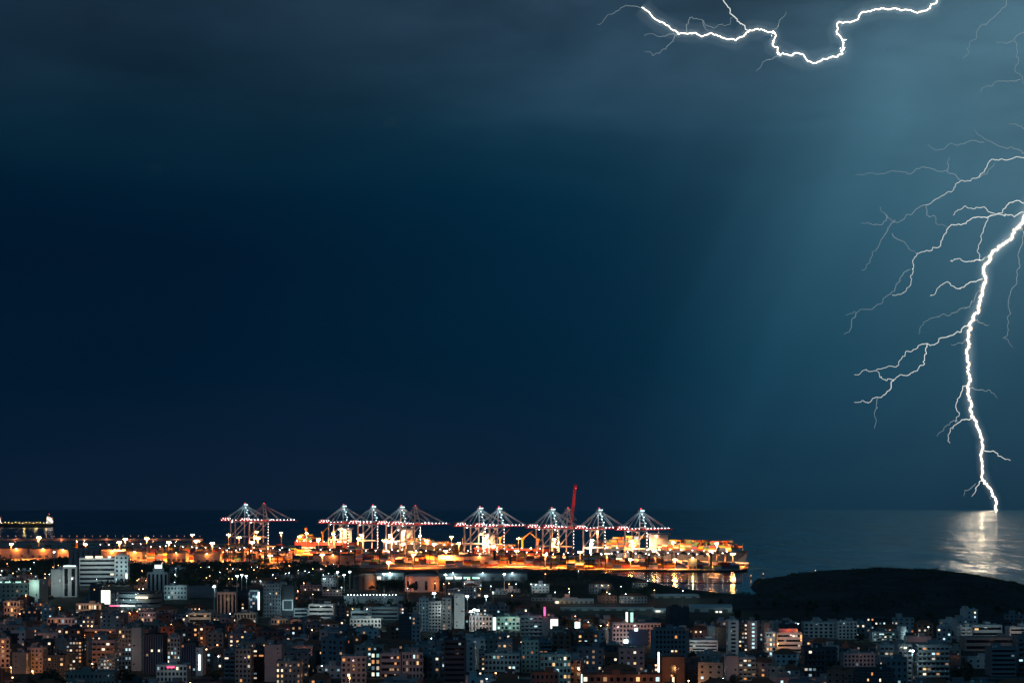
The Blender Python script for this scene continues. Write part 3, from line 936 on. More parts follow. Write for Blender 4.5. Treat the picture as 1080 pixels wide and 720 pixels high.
# --- yard gantry cranes --------------------------------------------------------------
def make_gantry(label):
    t = thing('yard_gantry_crane', label, 'crane', group='dark gantry cranes in the container yard')
    for sx_ in (-12, 12):
        for sy in (-4, 4):
            b = MB(); b.box(sx_ - 0.7, sx_ + 0.7, sy - 0.6, sy + 0.6, 0, 19); lg = b.build('leg', dark_st, t)
            b = MB(); b.box(sx_ - 0.5, sx_ + 0.5, sy - 1.6, sy + 1.6, 0.0, 1.3); b.build('wheel', dark_st, lg)
    for sy in (-4, 4):
        b = MB(); b.box(-14, 14, sy - 0.6, sy + 0.6, 19.02, 21); b.build('girder', dark_st, t)
    b = MB(); b.box(-4, 1, -3.3, 3.3, 21.02, 23.2); tr = b.build('trolley', dark_st, t)
    b = MB(); b.box(1.4, 3.4, -1.4, 1.4, 15.8, 18.4); b.build('cab', dark_st, tr)
    b = MB(); b.box(-3.8, 0.8, -1.2, 1.2, 9.0, 9.6); b.tube([(-1.5, 0, 9.6), (-1.5, 0, 20)], 0.15, 4); b.build('spreader', dark_st, t)
    link('lamp', ball(0.7, lamp_white), t, (6, -4.9, 20.2)); link('lamp', ball(0.7, lamp_white), t, (-9, -4.9, 20.2))
    return t
gp = None
GL = [(562, 2800), (583, 2760), (606, 2790), (640, 2740), (657, 2820), (676, 2740), (700, 2780), (722, 2740), (741, 2700), (238, 3050), (250, 2980), (264, 3080), (279, 3000), (294, 3060), (392, 2900), (420, 2960), (246, 2920), (272, 2890), (301, 2940), (345, 2950), (366, 2870), (445, 2900), (470, 2980), (500, 2900), (530, 2860), (165, 3150), (181, 3200), (199, 3130), (214, 3080), (112, 3300), (146, 3350), (590, 2700), (630, 2690), (690, 2690), (757, 2760)]
for i, (px, Y) in enumerate(GL):
    loc = ((px - 540) / FPX * Y, Y, 0.13)
    side = 'left of the far left cranes' if px < 225 else 'below the far left cranes' if px < 300 else ('below the group of four cranes' if px < 440 else 'near the bay edge')
    lab = f'dark yard gantry crane over stacks {side}'
    if gp is None:
        gp = make_gantry(lab); gp.location = loc
    else:
        dup(gp, loc, rc.uniform(-0.2, 0.2), lab)

# --- port sheds ----------------------------------------------------------------------
shed_m = mat('shed_cladding', (0.42, 0.36, 0.28), 0.7, 0, 0.2, 0.3)
roof_m = mat('shed_roof', (0.16, 0.16, 0.15), 0.8, 0, 0.3, 0.1)
door_m = mat('shed_door', (0.10, 0.09, 0.085), 0.7, 0, 0.2, 0.2)
def shed(name, label, px0, px1, yt, Y, dp, wall=None, roof=None, lit=0, doors=4, pitch=0.22, rz=0.0, lamp_col=None, watts=0, group=None, warm=True):
    W_ = (px1 - px0) / FPX * Y; H = EYE - (yt - HOR) / FPX * Y
    rise = min(H * 0.35, W_ * 0.5 * pitch if W_ < dp else dp * 0.5 * pitch)
    He = max(2.0, H - rise)
    t = thing(name, label, 'building', ((px0 + px1 - 1080) / 2 / FPX * Y, Y, 0.0), rz, group)
    b = MB(); b.box(-W_ / 2, W_ / 2, 0, dp, 0, He); b.build('wall', wall or shed_m, t)
    b = MB(); e = 0.5
    b.v = [(-W_ / 2 - e, -e, He + .03), (W_ / 2 + e, -e, He + .03), (W_ / 2 + e, dp / 2, H), (-W_ / 2 - e, dp / 2, H), (W_ / 2 + e, dp + e, He + .03), (-W_ / 2 - e, dp + e, He + .03)]
    b.f = [(0, 1, 2, 3), (3, 2, 4, 5), (1, 4, 2), (5, 0, 3), (0, 5, 4, 1)]; b.mi = [0] * 5
    b.build('roof', roof or roof_m, t)
    for i in range(doors):
        b = MB(); w = min(2.4, W_ / doors * 0.3); hh = min(He * 0.7, 4.5)
        x = -W_ / 2 + W_ * (i + 0.5) / doors
        b.box(x - w, x + w, -0.12, 0.02, 0.02, hh); b.build('door', glow('lit_shed_door', (1.0, 0.93, 0.72), 1.6) if i < lit else door_m, t)
    if watts:
        n = max(1, int(W_ // 34))
        for i in range(n):
            x = -W_ / 2 + W_ * (i + 0.5) / n
            link('lamp', ball(0.5, lamp_sod if warm else lamp_wht), t, (x, -0.9, He + 0.4))
            lamp('wall_light', 'POINT', (x, -4.5, He * 0.9 + 1), watts, lamp_col, t, 0.3)
    return t
shed('port_shed', 'bright orange lit port shed at the left edge of the picture', -18, 29, 576.5, 3250, 26, lamp_col=SODIUM, watts=14400)
shed('port_shed', 'orange lit long port shed, second from the left edge', 31, 60, 577, 3200, 26, lamp_col=SODIUM, watts=14400)
shed('port_shed', 'small orange lit port shed just before the grain silo', 60, 73, 578, 3150, 22, lamp_col=SODIUM, watts=14400, doors=2)
shed('port_shed', 'orange lit low port shed with glowing front below the brightest floodlight pair', 105, 131, 579.5, 3050, 24, lamp_col=SODIUM, watts=14400)
shed('port_shed', 'small brown port warehouse right of the brightest floodlight pair', 176, 196, 581, 3000, 30, lamp_col=SODIUM, watts=4800)
shed('port_shed', 'dull brown port warehouse left of the far left cranes', 134, 150, 580, 3120, 22, lamp_col=SODIUM, watts=11200, doors=2)
shed('port_shed', 'long dim port shed below the group of four cranes', 330, 372, 583.5, 2880, 24, lamp_col=SODIUM, watts=6400)
shed('port_shed', 'long dim port shed in front of the mid quay cranes', 462, 520, 584.5, 2850, 24, lamp_col=SODIUM, watts=9600)
shed('port_shed', 'dim port shed left of the yard gantry cranes', 205, 232, 582, 2950, 24, lamp_col=SODIUM, watts=6400, doors=3)
shed('port_shed', 'small yellow lit port shed at the bay edge below the big ship', 726, 735, 587.5, 2668, 12, lamp_col=(1, 0.7, 0.25), watts=4000, doors=2)

# --- breakwater with its lamps, harbour beacon, buoys ---------------------------------
rock_m = mat('breakwater_rock', (0.22, 0.2, 0.18), 0.9, 0, 0.5, 0.2)
bw = thing('breakwater', 'long low breakwater with a line of orange lamps behind the port', 'breakwater')
b = MB(); x0, x1, Y = (-60 - 540) / FPX * 4720, (215 - 540) / FPX * 4720, 4720
n = 90
for i in range(n + 1):
    x = x0 + (x1 - x0) * i / n
    j = rc.uniform(-.6, .6)
    b.v += [(x, Y - 14 + j, -3), (x, Y - 5 + j, 2.6 + j * .4), (x, Y + 5 + j, 2.6 + j * .5), (x, Y + 14, -3)]
for i in range(n):
    for j in range(3):
        a = i * 4 + j; b.f.append((a, a + 4, a + 5, a + 1)); b.mi.append(0)
mole = b.build('mole', rock_m, bw)
for i in range(34):
    x = x0 + (x1 - x0) * (i + 0.5) / 34
    b = MB(); b.tube([(x, Y - 3, 2.4), (x, Y - 3, 9)], 0.15, 4); pl = b.build('lamp_post', grey_st, bw)
    link('lamp', ball(0.55, glow('mole_lamp', (1.0, 0.42, 0.2), 5.0)), pl, (x, Y - 3, 9.2))
    if i % 3 == 0:
        lamp('mole_light', 'POINT', (x, Y - 9, 8), 7000, (1, 0.36, 0.14), bw, 0.3)

bc = thing('harbour_beacon', 'small orange lit lattice beacon tower behind the grain silo', 'beacon', ((81 - 540) / FPX * 2950, 2950, 0.12))
for sx_ in (-1, 1):
    for sy in (-1, 1):
        b = MB(); b.beam((4 * sx_, 4 * sy, 0), (0.6 * sx_, 0.6 * sy, 32), 0.9); b.build('leg', orange_st, bc)
b = MB()
for q in range(5):
    f = q / 5; r = 4 - 3.4 * f; z = 32 * f + 2
    for (a, c) in (((-r, -r), (r, -r)), ((r, -r), (r, r)), ((r, r), (-r, r)), ((-r, r), (-r, -r))):
        b.beam((*a, z), (*c, z), 0.5); b.beam((*a, z), (c[0] * .8, c[1] * .8, z + 6), 0.4)
b.build('bracing', orange_st, bc)
link('lamp', ball(0.8, lamp_sod), bc, (0, 0, 33))
lamp('beacon_light', 'POINT', (0, -14, 18), 16000, SODIUM, bc, 0.4)

def buoy(px, py, lab):
    Y = depth(py, 0)
    t = thing('buoy', lab, 'buoy', ((px - 540) / FPX * Y, Y, -2.0))
    b = MB(); b.cyl((0, 0, -0.4), 1.3, 1.3, 1.2, 10); b.build('float', red_st, t)
    b = MB(); b.tube([(0, 0, 0.8), (0, 0, 3.4)], [0.7, 0.25], 5); b.build('tower', red_st, t)
    link('lamp', ball(0.45, glow('buoy_lamp', (1.0, 0.5, 0.25), 8.0)), t, (0, 0, 3.7))
buoy(805, 606, 'lit buoy on the sea between the bay mouth and the dark hill')
buoy(792, 608, 'fainter lit buoy just off the tip of the quay')
hp = Vector(((860 - 540) / FPX * 2050, 2050, 0)); hp.z = hill_z(hp.x, hp.y)
t = thing('lamp_post', 'single small orange lamp post on the crest of the dark hill', 'lamp post', hp)
b = MB(); b.tube([(0, 0, 0), (0, 0, 2.4)], 0.1, 5); b.build('post', grey_st, t)
link('lamp', ball(0.45, glow('hill_lamp', (1.0, 0.5, 0.25), 6.0)), t, (0, 0, 2.5))
# ------------------------------------------------------------------ the city below: named buildings first
WALL = {
    'white': mat('white_render', (0.5, 0.5, 0.48), 0.85, 0, 0.14, 0.12),
    'pale': mat('pale_render', (0.36, 0.36, 0.35), 0.85, 0, 0.18, 0.12),
    'beige': mat('beige_stone', (0.29, 0.26, 0.22), 0.9, 0, 0.2, 0.12),
    'pink': mat('rosy_stone', (0.46, 0.34, 0.31), 0.9, 0, 0.18, 0.12),
    'grey': mat('grey_render', (0.2, 0.21, 0.22), 0.9, 0, 0.22, 0.12),
    'dark': mat('dark_concrete', (0.07, 0.075, 0.085), 0.9, 0, 0.25, 0.12),
    'brown': mat('brown_brick', (0.24, 0.12, 0.085), 0.9, 0, 0.2, 0.3),
    'blue': mat('blue_curtain_wall', (0.02, 0.04, 0.08), 0.25, 0, 0.2, 0.2, 0.6),
    'green': mat('greenish_render', (0.27, 0.36, 0.32), 0.9, 0, 0.2, 0.12),
}
roof_tar = mat('flat_roof', (0.09, 0.09, 0.095), 0.95, 0, 0.35, 0.2)
tank_m = mat('white_water_tank', (0.6, 0.6, 0.58), 0.6, 0, 0.1, 0.3)
frame_m = mat('window_frame', (0.4, 0.4, 0.4), 0.6, 0, 0.1, 0.3)
LIT = [glow('warm_lit_pane', (1.0, 0.58, 0.24), 1.3), glow('amber_lit_pane', (1.0, 0.40, 0.12), 0.9), glow('soft_white_lit_pane', (1.0, 0.84, 0.60), 1.5),
       glow('cold_lit_pane', (0.62, 0.92, 1.0), 1.2), glow('teal_lit_pane', (0.40, 0.85, 0.80), 0.6), glow('dim_lit_pane', (0.9, 0.55, 0.32), 0.30), glow('bluish_dim_pane', (0.45, 0.7, 0.85), 0.22),
       glow('curtained_warm_pane', (1.0, 0.56, 0.26), 0.45), glow('shaded_white_pane', (1.0, 0.86, 0.66), 0.6), glow('shaded_cold_pane', (0.6, 0.9, 1.0), 0.42), glow('deep_orange_pane', (1.0, 0.33, 0.1), 0.4)]
STRIP = {'cold': glow('cold_light_strip', (0.78, 1.0, 0.95), 2.4), 'warm': glow('warm_light_strip', (1.0, 0.78, 0.48), 2.0), 'white': glow('white_light_box', (1.0, 0.98, 0.86), 1.6), 'green': glow('green_light_strip', (0.5, 1.0, 0.8), 1.2),
         'red': glow('red_neon', (1.0, 0.06, 0.18), 3.2), 'orange': glow('orange_light_strip', (1.0, 0.4, 0.12), 2.0)}
r4 = random.Random(77)
WIN_CACHE = {}
def win_mesh(w, h, lit):
    """A window: a frame with a pane set back in it; the same mesh serves every window of that size."""
    k2 = (round(w, 1), round(h, 1), lit)
    if k2 not in WIN_CACHE:
        w, h = k2[0], k2[1]
        b = MB(); f = 0.09
        b.box(-w / 2 - f, w / 2 + f, -0.10, 0.05, -f, 0.0); b.box(-w / 2 - f, w / 2 + f, -0.06, 0.05, h, h + f)
        b.box(-w / 2 - f, -w / 2, -0.06, 0.05, 0.0, h); b.box(w / 2, w / 2 + f, -0.06, 0.05, 0.0, h)
        b.box(-w / 2, w / 2, -0.03, 0.04, 0.0, h, 1)
        WIN_CACHE[k2] = b.mesh('window', [frame_m, glass_m if lit is None else LIT[lit]])
    return WIN_CACHE[k2]
def pick_lit(warm):
    u = r4.random()
    if u < warm:
        return r4.choice([0, 0, 1, 2, 2, 5, 5, 7, 7, 8, 10])
    return r4.choice([3, 3, 4, 6, 2, 6, 9, 9, 8])

FLOOD = 0.5
HEROES = []       # (px0, px1, yt, yb, Y, depth, short)
def roof_kit(t, W_, dp, H, r, n=3, par=True, wall=None):
    if par:
        b = MB(); p = 0.25
        for (x0, x1, y0, y1) in ((-W_ / 2, W_ / 2, 0, p), (-W_ / 2, W_ / 2, dp - p, dp), (-W_ / 2, -W_ / 2 + p, p, dp - p), (W_ / 2 - p, W_ / 2, p, dp - p)):
            b.box(x0, x1, y0, y1, H + 0.004, H + 0.85)
        b.build('parapet', wall, t)
    w = min(4.2, W_ * 0.35); x = r.uniform(-0.25, 0.25) * W_; y = dp * r.uniform(0.35, 0.55)
    if n > 0:
        b = MB(); b.box(x - w / 2, x + w / 2, y, y + min(4.5, dp * 0.4), H + 0.004, H + 2.5); b.box(x - w / 2 - .2, x + w / 2 + .2, y - .2, y + min(4.5, dp * 0.4) + .2, H + 2.5, H + 2.7)
        b.build('stair_house', wall, t)
    for i in range(n - 1):
        xx = r.uniform(-0.42, 0.42) * W_; yy = r.uniform(1.2, max(1.3, dp * 0.3))
        b = MB(); b.cyl((xx, yy, H + 0.5), 0.55, 0.55, 1.3, 8); b.box(xx - 0.5, xx + 0.5, yy - 0.5, yy + 0.5, H + 0.004, H + 0.5)
        b.build('water_tank', tank_m, t)
    if n > 1 and r.random() < 0.6:
        xx = r.uniform(-0.4, 0.4) * W_
        b = MB(); b.tube([(xx, dp * 0.3, H), (xx, dp * 0.3, H + r.uniform(2.5, 5))], 0.06, 4); b.beam((xx - 0.9, dp * 0.3, H + 2.3), (xx + 0.9, dp * 0.3, H + 2.3), 0.06); b.build('antenna', grey_st, t)

def facade(t, wall_o, W_, dp, H, style, fl, cols, wall, lit, warm, r, x_off=0.0, side=0):
    """Windows, balconies or bands on the front (y = 0) of a block, each a part of its own."""
    fh = H / fl
    if style in ('grid', 'square', 'dense'):
        cw = W_ / cols
        w, h = (cw * 0.42, fh * 0.46) if style == 'grid' else ((cw * 0.55, fh * 0.56) if style == 'square' else (cw * 0.62, fh * 0.5))
        for f in range(fl):
            for c in range(cols):
                l = pick_lit(warm) if r.random() < lit else None
                link('window', win_mesh(w, h, l), t, (x_off - W_ / 2 + cw * (c + 0.5), -0.06, fh * f + fh * 0.3))
    elif style == 'bands':
        for f in range(fl):
            b = MB(); b.box(x_off - W_ / 2 + 0.8, x_off + W_ / 2 - 0.8, -0.05, 0.1, fh * f + fh * 0.34, fh * f + fh * 0.78); o = b.build('window_band', glass_m, t)
            for c in range(cols):
                if r.random() < lit:
                    cw = (W_ - 2) / cols
                    link('lit_pane', win_mesh(cw * 0.8, fh * 0.38, pick_lit(warm)), o, (x_off - W_ / 2 + 1 + cw * (c + 0.5), -0.08, fh * f + fh * 0.36))
            b = MB(); b.box(x_off - W_ / 2 - 0.05, x_off + W_ / 2 + 0.05, -0.55, 0.02, fh * f + fh * 0.80, fh * f + fh * 0.98); b.build('ledge', wall, t)
    elif style == 'balcony':
        cw = W_ / cols
        for f in range(fl):
            for c in range(cols):
                xx = x_off - W_ / 2 + cw * (c + 0.5)
                l = pick_lit(warm) if r.random() < lit else None
                link('window', win_mesh(cw * 0.66, fh * 0.62, l), t, (xx, -0.06, fh * f + fh * 0.08))
                k2 = ('balc', round(cw, 1), wall.name)
                if k2 not in WIN_CACHE:
                    bw_ = round(cw, 1) * 0.88
                    b = MB(); b.box(-bw_ / 2, bw_ / 2, -1.5, -0.01, -0.18, 0.0); b.box(-bw_ / 2, bw_ / 2, -1.5, -1.36, 0.0, 0.95)
                    b.box(-bw_ / 2, -bw_ / 2 + 0.12, -1.36, -0.01, 0.0, 0.95); b.box(bw_ / 2 - 0.12, bw_ / 2, -1.36, -0.01, 0.0, 0.95)
                    WIN_CACHE[k2] = b.mesh('balcony', wall)
                link('balcony', WIN_CACHE[k2], t, (xx, 0, fh * f + 0.02))
    elif style == 'ribs':
        cw = W_ / cols
        for c in range(cols):
            xx = x_off - W_ / 2 + cw * (c + 0.5)
            b = MB(); b.box(xx - cw * 0.24, xx + cw * 0.24, -0.05, 0.1, 1.0, H - 1.2); b.build('window_strip', glass_m, t)
    elif style == 'glass':
        b = MB(); b.box(x_off - W_ / 2 + 0.3, x_off + W_ / 2 - 0.3, -0.12, -0.01, 0.6, H - 0.5); o = b.build('glass_front', WALL['blue'], t)
        b = MB()
        for c in range(cols + 1):
            xx = x_off - W_ / 2 + 0.3 + (W_ - 0.6) * c / cols
            b.box(xx - 0.06, xx + 0.06, -0.2, -0.125, 0.6, H - 0.5)
        b.build('mullion', frame_m, o)
        cw = (W_ - 0.6) / cols
        for f in range(fl):
            for c in range(cols):
                if r.random() < lit:
                    link('lit_pane', win_mesh(cw * 0.8, fh * 0.5, pick_lit(warm)), t, (x_off - W_ / 2 + 0.3 + cw * (c + 0.5), -0.16, fh * f + fh * 0.3))
    elif style == 'blank':
        for f in range(1, fl):
            if r.random() < 0.4:
                l = pick_lit(warm) if r.random() < lit else None
                link('window', win_mesh(0.9, fh * 0.35, l), t, (x_off + r.choice((-0.25, 0.25)) * W_, -0.06, fh * f + fh * 0.3))

def bld(name, label, short, px0, px1, yt, yb, Y, style, fl, cols, wall, lit=0.1, warm=0.6, dp=None, rz=0.0, kit=3, flood=None, cat='building', rec=True):
    W_ = (px1 - px0) / FPX * Y
    H = EYE - (yt - HOR) / FPX * Y
    dp = dp or max(9.0, min(20.0, W_ * 0.9))
    t = thing(name, label, cat, ((px0 + px1 - 1080) / 2 / FPX * Y, Y, 0.0), rz)
    wm = WALL[wall]
    b = MB(); b.box(-W_ / 2, W_ / 2, 0, dp, -0.5, H, 0, 1)
    w_o = b.build('wall', [wm, roof_tar], t)
    r = random.Random(int(px0 * 31 + Y))
    facade(t, w_o, W_, dp, H, style, fl, cols, wm, lit, warm, r)
    # a few windows on the flank that faces the camera
    if style in ('grid', 'square', 'balcony', 'dense') and dp > 6:
        sgn = -1 if t.location.x > 0 else 1
        n = max(1, int(dp // 5)); fh = H / fl
        for f in range(fl):
            for c in range(n):
                o = link('window', win_mesh(1.2, fh * 0.44, pick_lit(warm) if r.random() < lit * 0.7 else None), t, (sgn * (W_ / 2 + 0.06), dp * (c + 0.5) / n, fh * f + fh * 0.3))
                o.rotation_euler = (0, 0, math.radians(90 if sgn > 0 else -90))
    roof_kit(t, W_, dp, H, r, kit, kit >= 0 and style != 'hall', wm)
    if flood:
        for (col, watts, fx, fy, fz) in flood:
            lamp('facade_light', 'POINT', (fx * W_ / 2, -fy, fz * H), watts * FLOOD, {'c': COLD, 'w': WARM, 's': (1, 0.40, 0.14), 'n': (0.86, 1.0, 0.96), 'g': (0.6, 1.0, 0.82), 'p': (1.0, 0.66, 0.62)}[col], t, 0.4)
    if rec:
        HEROES.append((px0, px1, yt, yb, Y, dp, short))
    return t, W_, H, dp

def add_box(t, part, m, x0, x1, y0, y1, z0, z1):
    b = MB(); b.box(x0, x1, y0, y1, z0, z1); return b.build(part, m, t)

# far row, behind the woods
t = thing('grain_silo', 'dark grain silo, a row of tall joined cylinders before the port sheds', 'silo', ((88 - 540) / FPX * 2350, 2350, 0)); HEROES.append((71, 104, 577, 600, 2350, 12, 'the grain silo'))
for i in range(6):
    b = MB(); b.cyl((-16 + 6.4 * i, 4, 0), 3.3, 3.3, 34, 14); b.build('cylinder', WALL['grey'], t)
add_box(t, 'head_house', WALL['grey'], -19.5, 19.5, 1.5, 7, 34.01, 37.5)
add_box(t, 'lift_tower', WALL['grey'], 13, 19, 8.2, 14, 0, 41)

t, W_, H, dp = bld('office_block', 'long white office slab with ribbon windows and glowing roof signs', 'the white office slab', 84, 121, 589, 611, 2150, 'bands', 6, 8, 'white', 0.05, 0.2, 14, 0.12, 1, [('n', 10500, -0.5, 14, 1.15), ('n', 9500, 0.6, 14, 1.1), ('c', 6000, 0.0, 22, 0.5)])
for x0, x1 in ((-13, -5), (-2, 6), (12, 15)):
    add_box(t, 'roof_sign', STRIP['warm' if x0 < 0 else 'white'], x0, x1, -0.5, -0.2, H + 1.0, H + 3.2)
b_, W2, H2, _ = bld('stair_tower_block', 'plain white stair block joined to the white office slab', 'the stair block', 121, 135, 586, 611, 2146, 'grid', 7, 3, 'white', 0.12, 0.3, 13, 0.05, 1, [('c', 9000, 0.2, 12, 0.6)])
add_box(b_, 'lit_sign', STRIP['cold'], 5, 6.6, -0.5, -0.2, 8, 14)
bld('apartment_tower', 'pale blank-sided tower, lower left half of a pair under the grain silo', 'the pale tower pair', 54, 66, 601, 627, 1900, 'blank', 9, 2, 'white', 0.1, 0.3, 11, 0.1, 1, [('n', 5200, 0, 16, 0.6)])
t, W_, H, dp = bld('apartment_tower', 'pale tower with lit roof strip and one dark window column, under the silo', 'the roof-lit pale tower', 66, 81, 598, 627, 1895, 'ribs', 9, 2, 'white', 0.1, 0.3, 12, 0.1, 1, [('n', 6500, 0, 18, 0.6)])
add_box(t, 'roof_light', STRIP['cold'], -6, 6, -0.4, -0.1, H + 0.9, H + 1.9)
t, W_, H, dp = bld('office_block', 'small stepped office with a glowing white box sign on its roof', 'the small office with a roof sign', 155, 177, 604, 620, 2000, 'ribs', 5, 5, 'grey', 0.1, 0.3, 14, 0.0, 1, [('c', 6000, 0, 14, 1.2)])
add_box(t, 'upper_storey', WALL['grey'], -5, 6, 2, 9, H + 0.01, H + 5); add_box(t, 'roof_sign', STRIP['cold'], -3, 4.5, 1.2, 1.9, H + 5.1, H + 8.6)
t, W_, H, dp = bld('market_hall', 'long dark low hall at the left edge with a greenish floodlit roof', 'the green-lit hall', -8, 30, 616, 628, 1800, 'grid', 4, 8, 'grey', 0.12, 0.3, 20, 0.0, 1, [('g', 9000, -0.3, -8, 1.7), ('g', 9000, 0.4, -8, 1.7)])
for x in (-12, -4, 6):
    add_box(t, 'roof_light', STRIP['green'], x - 2.5, x + 2.5, 5, 6, H + 1.4, H + 2.6)
bld('market_hall', 'narrow hall with its front floodlit bright green white', 'the bright green-white front', 30, 42, 612, 629, 1790, 'blank', 4, 2, 'white', 0.0, 0.3, 16, -0.3, 0, [('g', 9000, 0.2, 8, 0.8)])
bld('office_block', 'dark block beside the tall glowing white billboard', 'the dark block by the billboard', 95, 107, 617, 639, 1750, 'grid', 7, 4, 'dark', 0.05, 0.4, 12, 0.1, 2)
t = thing('billboard', 'tall glowing blank white billboard standing over the low houses', 'billboard', ((111.5 - 540) / FPX * 1720, 1720, 0)); HEROES.append((107, 117, 621, 638, 1720, 2, 'the white billboard'))
for x in (-2.6, 2.6):
    b = MB(); b.tube([(x, 0.6, 0), (x, 0.6, 3.0)], 0.25, 6); b.build('post', grey_st, t)
add_box(t, 'cabinet', dark_st, -4.4, 4.4, 0.0, 1.1, 2.2, 15.4); add_box(t, 'light_panel', STRIP['white'], -4.1, 4.1, -0.12, -0.01, 2.5, 15.1)
# curved hall
t = thing('curved_hall', 'pale hall with a curved front and a warm lit strip over the filling station', 'building', ((142 - 540) / FPX * 1700, 1700, 0)); HEROES.append((119, 166, 622, 640, 1700, 20, 'the curved hall'))
for fl_ in range(3):
    pts = [(20 * math.sin(a), 18 - 18 * math.cos(a)) for a in [math.radians(-80 + 10 * i) for i in range(17)]] + [(20, 26), (-20, 26)]
    b = MB(); b.prism(pts, fl_ * 4.6 + (0.01 if fl_ else 0), fl_ * 4.6 + 3.2); b.build('storey', WALL['pale'], t)
    b = MB(); b.prism([(p[0] * 0.97, p[1] * 0.97 + 0.5) for p in pts], fl_ * 4.6 + 3.21, fl_ * 4.6 + 4.6); b.build('window_band', glass_m, t)
b = MB(); b.prism([(p[0] * 1.02, p[1] * 1.02 - 0.2) for p in pts], 13.81, 14.5); b.build('roof', roof_tar, t)
add_box(t, 'lit_strip', STRIP['warm'], 1, 12, -0.9, -0.4, 8.6, 10.4)
lamp('facade_light', 'POINT', (-4, -14, 10), 7000, COLD, t, 0.4)
t = thing('filling_station', 'filling station canopy with red and white lit edge and arched lamps', 'filling station', ((130 - 540) / FPX * 1650, 1650, 0)); HEROES.append((116, 144, 636, 645, 1650, 8, 'the filling station'))
add_box(t, 'canopy', white_hull, -11, 11, -4, 5, 4.6, 5.6); add_box(t, 'red_fascia', STRIP['red'], -11.05, -2, -4.12, -4.01, 4.7, 5.5); add_box(t, 'white_fascia', STRIP['white'], -1.9, 11.05, -4.12, -4.01, 4.7, 5.5)
for x in (-8, 0, 8):
    b = MB(); b.tube([(x, 0, 0), (x, 0, 4.6)], 0.25, 6); b.build('column', white_st, t)
    add_box(t, 'pump', white_hull, x - 0.4, x + 0.4, -1.6, -0.9, 0, 1.7)
for i in range(4):
    x = -9 + i * 6
    b = MB(); b.tube([(x, 6.5, 0), (x, 6.5, 8), (x + 0.6, 6, 9.4), (x + 2, 5.2, 9.9)], 0.16, 5); pl = b.build('lamp_arm', white_st, t)
    link('lamp', ball(0.45, STRIP['cold']), pl, (x + 2.2, 5.1, 9.8))
lamp('canopy_light', 'POINT', (0, -7, 9), 4500, (0.9, 1, 0.98), t, 0.4)
bld('school_block', 'low white block with two rows of windows beyond the filling station', 'the low white block', 173, 197, 618, 631, 1850, 'grid', 3, 7, 'white', 0.25, 0.2, 12, 0.0, 1, [('c', 5200, 0, 12, 0.8)])
bld('warehouse', 'long low grey warehouse wall behind the ribbed block', 'the long grey warehouse', 198, 226, 619, 630, 1880, 'blank', 3, 3, 'grey', 0.2, 0.4, 16, 0.0, 1)
bld('ribbed_block', 'beige windowless block striped by five dark vertical bands', 'the striped beige block', 229, 249, 625, 647, 1600, 'ribs', 6, 5, 'pink', 0, 0.5, 13, 0.05, 1, [('w', 3800, 0, 14, 0.7)])
bld('office_block', 'dark narrow block tucked against the striped beige block', 'the narrow dark block', 250, 262, 624, 645, 1620, 'grid', 6, 3, 'dark', 0.1, 0.5, 12, 0.0, 1)
t, W_, H, dp = bld('office_block', 'narrow block with a bright cold white lit corner strip', 'the cold-lit corner strip', 263, 272, 623, 642, 1640, 'glass', 6, 3, 'white', 0.15, 0.1, 10, 0.0, 0, [('c', 3500, 0.5, 8, 0.7)])
add_box(t, 'corner_light', STRIP['cold'], W_ / 2 + 0.05, W_ / 2 + 1.4, -0.3, 0.4, 2, H - 0.6)
bld('apartment_tower', 'broad dark tower with columns of small windows, left of the framed sign block', 'the broad dark tower', 278, 296, 616, 651, 1570, 'grid', 9, 6, 'grey', 0.06, 0.5, 14, 0.06, 3, [('c', 2200, -0.4, 16, 0.7)])
t, W_, H, dp = bld('office_block', 'dark block carrying a large white square outline on its front', 'the white square outline', 297, 310, 618, 650, 1575, 'blank', 8, 3, 'dark', 0.05, 0.4, 12, 0.0, 1)
for (x0, x1, z0, z1) in ((-4.4, 4.4, 13.2, 14.2), (-4.4, 4.4, 5.2, 6.2), (-4.4, -3.4, 6.21, 13.19), (3.4, 4.4, 6.21, 13.19)):
    add_box(t, 'frame_bar', tank_m, x0, x1, -0.4, -0.05, z0, z1)
lamp('facade_light', 'POINT', (0, -9, 10), 1600, COLD, t, 0.3)
bld('exhibition_hall', 'long low bluish hall between the dark towers and the white banded block', 'the low bluish hall', 310, 325, 642, 652, 1575, 'bands', 2, 6, 'pale', 0.0, 0.3, 14, 0.0, 0, [('c', 2500, 0, 10, 1.1)])
bld('white_block', 'bright white low block with three dark window bands', 'the bright white banded block', 325, 352, 638, 652, 1555, 'bands', 3, 8, 'white', 0.05, 0.4, 14, -0.15, 2, [('n', 5600, -0.3, 12, 0.9), ('n', 2600, 0.6, 12, 0.9)])
bld('white_block', 'floodlit long white pavilion with square windows in front of grey terraces', 'the floodlit white pavilion', 369, 402, 653, 663, 1440, 'square', 2, 9, 'white', 0.06, 0.5, 11, -0.05, 1, [('n', 3600, -0.4, 10, 1.2), ('n', 4600, 0.7, 8, 1.2)])
bld('office_block', 'low grey terrace block with two window bands above the floodlit pavilion', 'the grey terrace block', 391, 420, 641, 654, 1530, 'bands', 3, 8, 'pale', 0.04, 0.4, 13, 0.0, 2, [('c', 2200, 0, 12, 1.0)])
bld('white_block', 'small pale block with roof lamps up the slope from the floodlit pavilion', 'the small pale block', 370, 389, 645, 653, 1500, 'bands', 2, 6, 'white', 0.05, 0.4, 11, 0.0, 2, [('c', 2600, -0.5, 9, 1.2)])
t = thing('long_shed', 'very long grey shed with a row of small white lights along its roof edge', 'building', ((394 - 540) / FPX * 1780, 1780, 0)); HEROES.append((363, 426, 627, 637, 1780, 22, 'the long light-edged shed'))
